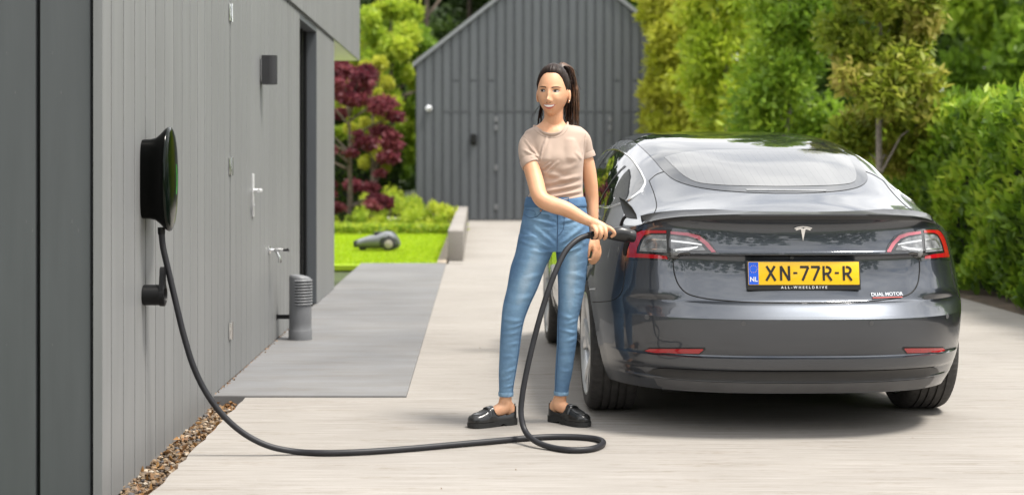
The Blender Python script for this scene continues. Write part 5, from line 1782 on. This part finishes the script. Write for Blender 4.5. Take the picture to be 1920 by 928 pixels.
# open the sleeves at the hem
bm.to_mesh(me); bm.free(); smooth(me)
shirt = link('t_shirt', me, M_tee, woman)
TB = BVHTree.FromPolygons([v.co for v in me.vertices], [list(q.vertices) for q in me.polygons])
MB().tube(cr, [(.0085, .0035)] * len(cr), 10, closed=True, up=(0, 0, 1)).build('collar', M_tee, shirt, 60)
for c0, c1, r_ in ((J(993.5, 302, 7.252), J(997.5, 311, 7.238), .0485), (J(1098, 289, 7.345), J(1100.5, 296.5, 7.346), .0445)):
    MB().tube([c0.lerp(c1, f) for f in (-.4, 0, .5, .85, 1, 1, .8)], [r_ * .97, r_, r_ * 1.012, r_ * 1.012, r_ * .99, r_ * .93, r_ * .92], 30, cap=False).build('sleeve_hem', M_tee, shirt, 60)

M_teeseam = plain('jersey_seam', (.33, .245, .20), .9)
def tee_line(pts):
    o_ = Vector((0, 0, CAMZ)) - WR; out = []
    for q in catmull([Vector((a, b, 0)) for a, b in pts], 6):
        d_ = (J(q.x, q.y, 7.3) - o_).normalized(); h = TB.ray_cast(o_, d_)
        if h[0]: out.append(h[0])
    if len(out) > 2: MB().tube(out, .0011, 6).build('armhole_seam', M_teeseam, shirt, 60)
tee_line([(979, 254), (989, 262), (999, 278), (1007, 294)])
tee_line([(1002, 244), (1010, 250.5), (1020, 256), (1034, 259), (1050, 255.5), (1060, 248), (1065, 240)])
tee_line([(1098, 250), (1096, 262), (1095, 276), (1093, 288)])

# jeans
M_den, t, p = new_mat('washed_denim')
at1 = N(t, 'ShaderNodeAttribute'); at1.attribute_name = 'wear_and_shade'
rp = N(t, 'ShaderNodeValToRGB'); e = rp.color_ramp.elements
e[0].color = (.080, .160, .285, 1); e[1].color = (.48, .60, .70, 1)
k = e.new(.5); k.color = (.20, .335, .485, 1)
tcn = N(t, 'ShaderNodeTexCoord'); no = N(t, 'ShaderNodeTexNoise', Scale=14.0, Detail=8, Roughness=.65)
mpn = N(t, 'ShaderNodeMapping'); mpn.inputs['Scale'].default_value = (1, 1, .6)
t.links.new(tcn.outputs['Object'], mpn.inputs[0]); t.links.new(mpn.outputs[0], no.inputs['Vector'])
m1 = N(t, 'ShaderNodeMath', operation='MULTIPLY_ADD'); m1.inputs[1].default_value = .5; m1.inputs[2].default_value = -.25
t.links.new(no.outputs['Fac'], m1.inputs[0])
m2 = N(t, 'ShaderNodeMath', operation='ADD'); t.links.new(m1.outputs[0], m2.inputs[0]); t.links.new(at1.outputs['Fac'], m2.inputs[1])
t.links.new(m2.outputs[0], rp.inputs[0])
# twill
wv = N(t, 'ShaderNodeTexWave', Scale=190.0, Distortion=1.0); wv.bands_direction = 'DIAGONAL'
t.links.new(tcn.outputs['Object'], wv.inputs['Vector'])
mx = N(t, 'ShaderNodeMix', data_type='RGBA', blend_type='MULTIPLY'); mx.inputs[0].default_value = .0
t.links.new(rp.outputs[0], mx.inputs[6]); t.links.new(wv.outputs['Color'], mx.inputs[7])
t.links.new(mx.outputs[2], p.inputs['Base Color'])
p.inputs['Roughness'].default_value = .88; p.inputs['Specular IOR Level'].default_value = .2
wk = N(t, 'ShaderNodeTexNoise', Scale=11.0, Detail=3, Roughness=.5)
mpw = N(t, 'ShaderNodeMapping'); mpw.inputs['Scale'].default_value = (.9, .9, 2.0); mpw.inputs['Rotation'].default_value = (0, .25, 0)
t.links.new(tcn.outputs['Object'], mpw.inputs[0]); t.links.new(mpw.outputs[0], wk.inputs['Vector'])
ad_ = N(t, 'ShaderNodeMath', operation='MULTIPLY_ADD'); ad_.inputs[1].default_value = .25
t.links.new(no.outputs['Fac'], ad_.inputs[0]); t.links.new(wk.outputs['Fac'], ad_.inputs[2])
bump(t, p, ad_.outputs[0], .38, .022)
m5 = N(t, 'ShaderNodeMath', operation='MULTIPLY_ADD'); m5.inputs[1].default_value = .24; m5.inputs[2].default_value = -.12
t.links.new(wk.outputs['Fac'], m5.inputs[0])
m6 = N(t, 'ShaderNodeMath', operation='ADD'); t.links.new(m5.outputs[0], m6.inputs[0]); t.links.new(m2.outputs[0], m6.inputs[1])
t.links.new(m6.outputs[0], rp.inputs[0])
M_stitch = plain('seam_stitch', (.040, .085, .165), .8)
M_hem = plain('pale_denim', (.20, .33, .47), .85, var=.2, scale=40)
jb = MB()
stack(jb, [(371, 1041.5, 55, .104, 7.305), (385, 1041, 57.5, .108, 7.305), (405, 1041, 61, .114, 7.31), (430, 1040, 65, .120, 7.31), (450, 1039.5, 67, .122, 7.31), (470, 1039, 60, .112, 7.31)], 40, 2.3, 4)
stack(jb, [(440, 1006, 33.5, .100, 7.30), (470, 1002, 35.0, .100, 7.295), (500, 990.5, 33, .092, 7.29), (540, 979.5, 29, .080, 7.285), (575, 967.5, 25, .069, 7.28), (605, 960.8, 21.2, .061, 7.278), (630, 957.8, 19.9, .058, 7.285), (665, 954.8, 18.4, .058, 7.30), (700, 951.3, 16.2, .051, 7.31), (726, 949.3, 13.8, .043, 7.316), (741, 948.6, 13.1, .040, 7.318)], 34, 2.1, 5)
stack(jb, [(440, 1073, 33, .098, 7.31), (470, 1073.5, 31.5, .096, 7.312), (500, 1073, 28.5, .087, 7.316), (540, 1071.5, 25.2, .076, 7.322), (575, 1067.8, 21.6, .066, 7.326), (605, 1064, 19.2, .059, 7.33), (635, 1063, 18.7, .056, 7.34), (670, 1059.6, 17.2, .056, 7.36), (700, 1056.6, 16.0, .050, 7.372), (726, 1053.4, 13.5, .042, 7.384), (739, 1052.4, 13.0, .040, 7.389)], 34, 2.1, 5)
jv, jf, _ = remesh(jb, .0046, 4, .5)
jv = folds(jv, fr((1046, 476, 1000, 468, .006, .010), (1044, 470, 985, 440, .005, .012), (1042, 462, 1000, 425, .004, .010), (1048, 474, 1085, 462, .006, .009), (1050, 466, 1098, 440, .005, .010), (1050, 455, 1096, 420, .004, .010), (975, 432, 1015, 446, .005, .009), (972, 450, 1010, 460, .004, .008),
             (945, 596, 980, 600, .004, .010), (952, 612, 988, 603, .0045, .007), (941, 626, 968, 620, .004, .009), (950, 644, 976, 640, .0025, .008), (938, 668, 958, 664, .0025, .010), (946, 695, 969, 688, .003, .008), (937, 712, 955, 706, .003, .007), (944, 724, 966, 720, .003, .006),
             (1046, 588, 1070, 596, .0035, .010), (1058, 606, 1084, 600, .003, .008), (1045, 616, 1078, 624, .0045, .008), (1052, 640, 1082, 634, .003, .009), (1044, 662, 1062, 658, .0025, .010), (1050, 694, 1074, 700, .003, .008), (1041, 710, 1060, 714, .003, .007), (1044, 724, 1066, 728, .003, .006),
             (985, 520, 1030, 508, .003, .012), (960, 560, 1004, 552, .003, .012), (1048, 510, 1095, 516, .003, .012), (990, 408, 1036, 420, .004, .008), (1052, 415, 1092, 405, .004, .008), (988, 395, 1030, 402, .003, .007)), .03)
me = bpy.data.meshes.new('jeans'); me.from_pydata(jv.tolist(), [], jf); smooth(me)
# wash: thighs and shins worn pale down the front; dark leg edges are painted shade
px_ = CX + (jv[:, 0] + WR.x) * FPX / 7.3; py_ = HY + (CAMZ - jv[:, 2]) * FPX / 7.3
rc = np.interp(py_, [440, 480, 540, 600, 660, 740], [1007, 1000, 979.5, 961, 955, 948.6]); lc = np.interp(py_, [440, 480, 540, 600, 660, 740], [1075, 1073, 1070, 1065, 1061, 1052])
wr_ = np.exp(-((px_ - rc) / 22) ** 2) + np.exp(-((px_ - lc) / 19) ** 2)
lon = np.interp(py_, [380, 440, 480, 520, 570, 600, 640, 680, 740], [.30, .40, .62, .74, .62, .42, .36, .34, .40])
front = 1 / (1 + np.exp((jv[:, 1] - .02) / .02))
wear_and_shade = .05 + np.clip(wr_, 0, 1) ** 1.4 * lon * (.30 + .70 * front) * .95
a_ = me.attributes.new('wear_and_shade', 'FLOAT', 'POINT'); a_.data.foreach_set('value', wear_and_shade.astype(np.float32))
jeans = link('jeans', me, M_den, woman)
JB = BVHTree.FromPolygons([v.co for v in me.vertices], [list(q.vertices) for q in me.polygons])
def cloth_path(pts, bvh, off=.001, n_=6):
    out = []
    for q in catmull([Vector((a, b, 0)) for a, b in pts], n_):
        o_ = Vector((0, 0, CAMZ)) - WR; d_ = (J(q.x, q.y, 7.3) - o_).normalized()
        h = bvh.ray_cast(o_, d_)
        if h[0]: out.append(h[0] - d_ * off)
    return out
def stitch(name, pts, r_=.0014, mat=None):
    q = cloth_path(pts, JB)
    if len(q) > 2: MB().tube(q, r_, 6).build(name, mat or M_stitch, jeans, 60)
# waistband
rings = []
for py in (369, 371, 376, 382, 387, 388.5):
    e_ = {369: -1.2, 371: .9, 376: 1.2, 382: 1.4, 387: 1.2, 388.5: -.5}[py]
    hw = np.interp(py, [371, 385, 405], [55, 57.5, 61]) + e_; dd = np.interp(py, [371, 385, 405], [.104, .108, .114]) + e_ * PM
    rings.append(ell(J(1041.3, py, 7.305), hw * PM, dd, n_=48, pw=2.3))
MB().loft(rings, cap=False).build('waistband', M_hem if False else M_den, jeans, 60)
stitch('fly_seam', [(1046, 389), (1046, 420), (1045.5, 445), (1044.5, 476)], .0016)
stitch('fly_stitch', [(1058, 389), (1058, 410), (1056, 430), (1046, 443)], .0010)
stitch('pocket_seam', [(982, 402), (992, 408), (1004, 407), (1013, 400), (1018, 390)], .0013)
stitch('pocket_seam', [(1099, 400), (1090, 406), (1080, 404), (1072, 396), (1068, 389)], .0013)
stitch('pocket_seam', [(985, 393), (1003, 397), (1003, 405)], .0009)
stitch('inner_seam', [(1040, 482), (1022, 505), (1006, 540), (990, 575), (980, 605), (975, 632), (970.5, 670), (965, 705), (960, 738)], .0014)
stitch('inner_seam', [(1047, 484), (1047.5, 520), (1048.5, 560), (1047.5, 610), (1046.5, 650), (1043.5, 700), (1041.5, 736)], .0014)
for x_ in (1016.5, 1066):
    q = cloth_path([(x_, 369), (x_ + .5, 379), (x_ + 1, 390)], JB, .0035)
    if len(q) > 2: MB().tube(q, [(.002, .0065)] * len(q), 8, up=(0, -1, 0)).build('belt_loop', M_den, jeans, 50)
q = cloth_path([(1014, 395), (1015, 395)], JB, .002)
if q: MB().lathe([(0, -.003), (.004, -.0025), (.0048, 0)], 12, 'y', q[0]).build('rivet', plain('copper', (.55, .28, .17), .3, .9), jeans, 50)
q = cloth_path([(1046.5, 380), (1047, 380)], JB, .004)
if q: MB().lathe([(0, -.004), (.007, -.003), (.008, 0)], 14, 'y', q[0]).build('button', plain('copper', (.45, .25, .17), .3, .9), jeans, 50)
for cxp, py, hw, d_, Y in ((948.7, 738, 13.5, .0415, 7.318), (1052.4, 736, 13.4, .0415, 7.389)):
    rings = [ell(J(cxp + .3, py - 4, Y), (hw + .3) * PM, d_, n_=28), ell(J(cxp, py - 3, Y), (hw + .9) * PM, d_ + .002, n_=28), ell(J(cxp - .2, py + 3.2, Y), (hw + .7) * PM, d_ + .0015, n_=28), ell(J(cxp - .2, py + 4, Y), (hw + .2) * PM, d_, n_=28), ell(J(cxp - .2, py + 3.4, Y), (hw - 1.5) * PM, d_ - .004, n_=28)]
    MB().loft(rings, cap=False).build('hem', M_hem, jeans, 50)

# shoes: black loafers
M_shoe = plain('black_leather', (.010, .010, .010), .28, coat=.25, var=.2)
M_sole = plain('shoe_sole', (.014, .014, .014), .6, bmp=.3)
def shoe(hl, tl, toe_out):
    h_ = hl - WR; t_ = tl - WR
    d_ = (t_ - h_); L_ = d_.length; d_ = d_.normalized(); w_ = Vector((-d_.y, d_.x, 0))
    sh = bpy.data.objects.new('shoe', None)
    hwid = pchip([0, .04, .12, .3, .5, .7, .85, .94, .985, 1.0], [.018, .030, .035, .034, .036, .044, .043, .034, .018, .006])
    ztop = pchip([0, .04, .10, .25, .40, .47, .50, .56, .66, .78, .90, .97, 1.0], [.088, .090, .083, .066, .066, .082, .098, .094, .080, .068, .060, .052, .040])
    # sole with heel
    sm_ = MB(); rings = []
    for f in np.linspace(0, 1, 40):
        hw = hwid(f) + .0035; zb_ = 0.0 if f < .27 or f > .40 else .011 * math.sin(pi * (f - .27) / .13) ** .4
        zb_ = zb_ if f < .45 else .004 * sstep(.8, 1, f)
        zt_ = .031 - .007 * sstep(.3, .6, f)
        c = h_ + d_ * (L_ * f) + (-d_ * .003 if f == 0 else d_ * (.003 if f == 1 else 0))
        rings.append([c - w_ * hw + Vector((0, 0, zb_)), c + w_ * hw + Vector((0, 0, zb_)), c + w_ * hw * 1.0 + Vector((0, 0, zt_)), c - w_ * hw * 1.0 + Vector((0, 0, zt_))])
    sm_.loft(rings)
    up = MB(); rings = []
    for f in np.linspace(0.0, 1, 46):
        hw = hwid(f); zt_ = ztop(f); c = h_ + d_ * (L_ * f)
        ring = []
        op = f < .49
        for j in range(25):
            a_ = pi * j / 24
            cc, ss = math.cos(a_), math.sin(a_)
            r_w = hw * (math.copysign(abs(cc) ** .72, cc))
            zz = .030 + (zt_ - .030) * abs(ss) ** .8
            if op and ss > .55:
                # the opening: top of the section sinks inside
                zz = .030 + (zt_ - .030) * (.55 ** .8) * 1.0 - .012 * (ss - .55) / .45
                if f < .05: zz = .030 + (zt_ - .030)
            ring.append(c + w_ * r_w + Vector((0, 0, zz)))
        rings.append(ring)
    up.loft([r_ + [r_[-1] + Vector((0, 0, -.004)), r_[0] + Vector((0, 0, -.004))] for r_ in rings])
    o = up.build('shoe', M_shoe, woman, 45)
    sm_.build('sole', M_sole, o, 35)
    # strap across the vamp and the raised apron seam
    st = []
    for j in range(15):
        a_ = pi * (.10 + .80 * j / 14); f = .615 - .015 * math.sin(a_)
        hw = hwid(f); zt_ = ztop(f); cc, ss = math.cos(a_), math.sin(a_)
        st.append(h_ + d_ * (L_ * f) + w_ * (hw + .002) * math.copysign(abs(cc) ** .72, cc) + Vector((0, 0, .032 + (zt_ - .030) * abs(ss) ** .8)))
    MB().tube(st, [(.0025, .010)] * 15, 8, up=(0, 0, 1)).build('strap', M_shoe, o, 50)
    ap = []
    for a_ in np.linspace(-1, 1, 25):
        f = .60 + .33 * (1 - abs(a_) ** 2.2); hw = hwid(f) * .62 * math.copysign(min(1, abs(a_) * 1.5), a_)
        x_ = min(1, abs(hw) / hwid(f)); zt_ = ztop(f)
        zz = .030 + (zt_ - .030) * max(0, 1 - x_ ** (2 / .72)) ** (.4)
        ap.append(h_ + d_ * (L_ * f) + w_ * hw + Vector((0, 0, zz + .0008)))
    MB().tube(ap, .0018, 6).build('apron_seam', M_shoe, o, 60)
    tg = h_ + d_ * .002
    MB().tube([tg + Vector((0, 0, .070)), tg + Vector((0, 0, .098)) - d_ * .003], [(.003, .008), (.003, .007)], 8).build('heel_tab', M_shoe, o, 50)
    return o
shoe(FR_h, FR_t, 1); shoe(FL_h, FL_t, 1)

# ---------------- hair
M_hair, t, p = new_mat('dark_brown_hair')
tcn = N(t, 'ShaderNodeTexCoord')
no = N(t, 'ShaderNodeTexNoise', Scale=60.0, Detail=3)
t.links.new(tcn.outputs['Object'], no.inputs['Vector'])
rp = N(t, 'ShaderNodeValToRGB'); rp.color_ramp.elements[0].position = .3; rp.color_ramp.elements[1].position = .75
rp.color_ramp.elements[0].color = (.012, .008, .007, 1); rp.color_ramp.elements[1].color = (.030, .016, .011, 1)
t.links.new(no.outputs['Fac'], rp.inputs[0]); t.links.new(rp.outputs[0], p.inputs['Base Color'])
p.inputs['Roughness'].default_value = .5; p.inputs['Specular IOR Level'].default_value = .2
M_hair2 = plain('sunlit_brown_hair', (.085, .038, .018), .42, var=.5, scale=40)
# where the hair starts, as a height in the head frame by direction round the head (0 = ahead)
def hairline(al):
    al = abs(al)
    return float(np.interp(al, [0, .45, .75, .98, 1.12, 1.30, 1.45, 1.62, 1.80, 2.2, pi], [.090, .090, .083, .064, .036, .008, .014, .016, -.030, -.062, -.070]))
HB2 = MB(); rings = []
cap_v = []; cap_f = []
na, nz_ = 160, 60
PB = HM @ Vector((0.004, .066, .104))            # where the tail is gathered
pbl = Vector((0.004, .066, .104))
for i in range(na):
    al = -pi + 2 * pi * i / na
    z0 = hairline(al)
    for j in range(nz_ + 1):
        f = j / nz_
        # latitude from the hairline up to the crown
        dz0 = max(-.98, min(.98, z0 / (.128 if z0 > 0 else .107)))
        ph = math.asin(dz0) + (pi / 2 - math.asin(dz0)) * f
        ph = min(ph, pi / 2 - .005)
        q = head_r(math.cos(ph) * math.sin(al), -math.cos(ph) * math.cos(al), math.sin(ph))
        n_ = Vector((q.x / .0715 ** 2, q.y / .095 ** 2, q.z / .118 ** 2)).normalized()
        lift = -.004 + .0165 * (1 - math.exp(-f * 7.0)) 
        # combed grooves that run towards the gathering point
        dd = q - pbl; ang = math.atan2(dd.x, -dd.y + .25 * dd.z)
        lift += .0010 * math.sin(ang * 46 + 2 * math.sin(ang * 11)) * min(1, f * 5) + .0006 * math.sin(ang * 93 + 1.3)* min(1, f * 5)
        cap_v.append(HM @ (q + n_ * lift))
for i in range(na):
    for j in range(nz_):
        k = (i + 1) % na; m = nz_ + 1
        cap_f.append((i * m + j, k * m + j, k * m + j + 1, i * m + j + 1))
cm = MB(); cm.add(cap_v, cap_f)
hair = cm.build('hair', M_hair, woman, 70)
# hair tie and ponytail
MB().tube([PB + Vector((.017 * math.cos(q), .004 * math.cos(q) + .0, .017 * math.sin(q))) for q in np.linspace(0, 2 * pi, 18, endpoint=False)], .0055, 8, closed=True).build('hair_tie', M_black, hair, 60)
base = PB
path = [PB + Vector((-.004, -.008, -.010)), J(1054, 121, 7.40), J(1064, 129, 7.42), J(1070, 150, 7.43), J(1072, 177, 7.425), J(1071, 203, 7.415), J(1072, 236, 7.405)]
pt = MB(); pt2 = MB()
rg2 = random.Random(3)
wdt = [.010, .014, .020, .025, .032, .040, .040]
for k in range(420):
    a_ = rg2.uniform(0, 2 * pi); r_ = math.sqrt(rg2.random())
    ln = rg2.choice((5, 6, 6, 7, 7))
    tw = rg2.uniform(-.5, .5)
    pts = []
    for i in range(ln):
        aa = a_ + tw * i * .35
        sp_ = wdt[i] * r_
        # low down the tail fans out behind the neck
        fan = Vector((rg2.gauss(0, .0035) if i > 1 else 0, rg2.gauss(0, .003) if i > 1 else 0, rg2.uniform(-.03, .02) if i == ln - 1 else 0))
        pts.append(path[i] + Vector((math.cos(aa) * sp_, math.sin(aa) * sp_ * .8, 0 if i > 1 else math.sin(aa) * sp_ * .7)) + fan)
    q = catmull(pts, 4)
    rr = [.0026 * min(1, .5 + i * .2) * (1 if i < len(q) - 10 else max(.1, (len(q) - i) / 10)) for i in range(len(q))]
    (pt2 if (math.cos(a_) * r_ > .45 or k % 7 == 0) else pt).tube(q, rr, 4)
po = pt.build('ponytail', M_hair, hair, 80); po['kind'] = 'stuff'
po = pt2.build('ponytail', M_hair2, hair, 80); po['kind'] = 'stuff'
fl = MB()
for k in range(60):
    # flyaway strands round the outline
    if k < 18:
        a_ = rg2.uniform(-1.2, 1.4); s0 = HM @ Vector((.062 * math.sin(a_), .03, .03 + .09 * math.cos(a_)))
        e0 = s0 + Vector((rg2.uniform(-.02, .035), .03, rg2.uniform(.0, .03)))
        fl.tube(catmull([s0, s0.lerp(e0, .6) + Vector((0, 0, .01)), e0], 4), .0007, 4)
    elif k < 36:
        s0 = J(rg2.uniform(1062, 1072), rg2.uniform(125, 190), 7.42)
        e0 = s0 + Vector((rg2.uniform(.01, .05), 0, -rg2.uniform(.04, .12)))
        fl.tube(catmull([s0, s0.lerp(e0, .5) + Vector((.012, 0, .0)), e0], 4), .0007, 4)
    else:
        s0 = J(rg2.uniform(1014, 1022), rg2.uniform(186, 200), 7.37)
        e0 = J(rg2.uniform(1008, 1018), rg2.uniform(214, 236), 7.37) if k < 57 else J(rg2.uniform(992, 1002), rg2.uniform(215, 232), 7.37)
        fl.tube(catmull([s0, s0.lerp(e0, .5) + Vector((-.004, 0, .004)), e0], 4), .0016 if k < 57 else .0006, 4)
fo_ = fl.build('loose_strands', M_hair, hair, 80); fo_['kind'] = 'stuff'
for k in range(7):
    tf_ = MB()
tuft = MB()
for k in range(26):
    s0 = PB + Vector((rg2.uniform(-.012, .012), -.01, -.002)); e0 = s0 + Vector((rg2.uniform(-.03, .02), rg2.uniform(-.01, .01), rg2.uniform(.006, .020)))
    tuft.tube(catmull([s0, s0.lerp(e0, .6) + Vector((.004, 0, .004)), e0], 4), [.0022, .0021, .002, .0018, .0015, .0012, .001, .0007, .0004], 4)
tu = tuft.build('hair_tuft', M_hair, hair, 80); tu['kind'] = 'stuff'
# small ear stud
er = HM @ Vector((.078, -.004, -.032))
bm = bmesh.new(); bmesh.ops.create_uvsphere(bm, u_segments=10, v_segments=6, radius=.003)
for v in bm.verts: v.co += er
me = bpy.data.meshes.new('earring'); bm.to_mesh(me); bm.free(); smooth(me); link('earring', me, M_chrome, woman)

# ================================================================== CABLE AND PLUG
M_cable = plain('cable_sheath', (.018, .018, .021), .48, var=.15, spec=.35)
M_plug = plain('plug_black', (.012, .012, .013), .32)
def gp(px, py, z=.0150): return at(px, py, FPX * (CAMZ - z) / (py - HY))
cpts = [at(1103, 441, 7.075), at(1085, 448, 7.04), at(1062, 469, 7.0), at(1042, 508, 6.96), at(1023, 560, 6.93), at(1005, 622, 6.90), at(990, 684, 6.88), at(979.5, 740, 6.86), at(977, 777, 6.84), at(984, 806, 6.81), gp(1003, 826, .030), gp(1030, 837), gp(1070, 843), gp(1105, 841.5), gp(1126, 835), gp(1131, 828.5), gp(1120, 822.5), gp(1090, 819), gp(1040, 818), gp(990, 820.5), gp(930, 826), gp(850, 833), gp(760, 841), gp(680, 846.5), gp(610, 848.5), gp(555, 846), at(505, 836, 6.54), at(460, 814, 6.53), at(420, 780, 6.52), at(388, 738, 6.51), at(364, 690, 6.50), at(345, 630, 6.49), at(328, 560, 6.48), at(314, 500, 6.48), at(305.5, 462, 6.475), (WX + .070, 6.47, .962)]
cb = thing('charging_cable', 'thick dark grey charging cable looped on the concrete with black plug', 'cable', at(1030, 837, 6.75))
c0 = cb.location
MB().tube([q - c0 for q in catmull(cpts, 9)], .0132, 14).build('cable', M_cable, cb, 70)
# plug: collar, grip, nose
A = at(1100, 441.5, 7.078) - c0; B = at(1190, 441, 7.13) - c0
ax = (B - A)
def prof_tube(prof, name, mat, n_=22, up=(0, 0, 1)):
    pts = [A + ax * f + Vector((0, 0, dz)) for f, ra, rb, dz in prof]
    MB().tube(pts, [(ra, rb) for f, ra, rb, dz in prof], n_, up=up).build(name, mat, cb, 40)
prof_tube([(0, .013, .013, 0), (.03, .0165, .0165, 0), (.06, .0165, .0165, 0), (.065, .0135, .0135, 0), (.09, .0135, .0135, 0), (.095, .020, .020, 0), (.15, .021, .021, 0), (.155, .017, .017, 0), (.19, .017, .017, 0)], 'strain_relief', M_plug)
prof_tube([(.15, .0205, .0195, 0), (.18, .0205, .019, 0), (.30, .0165, .0150, .001), (.42, .0170, .0155, .002), (.52, .026, .023, .004), (.60, .032, .027, .006), (.70, .036, .031, .007), (.80, .036, .031, .003), (.86, .034, .030, -.001), (.865, .029, .027, -.002), (.97, .029, .027, -.006), (1.0, .026, .025, -.007)], 'handle', M_plug)
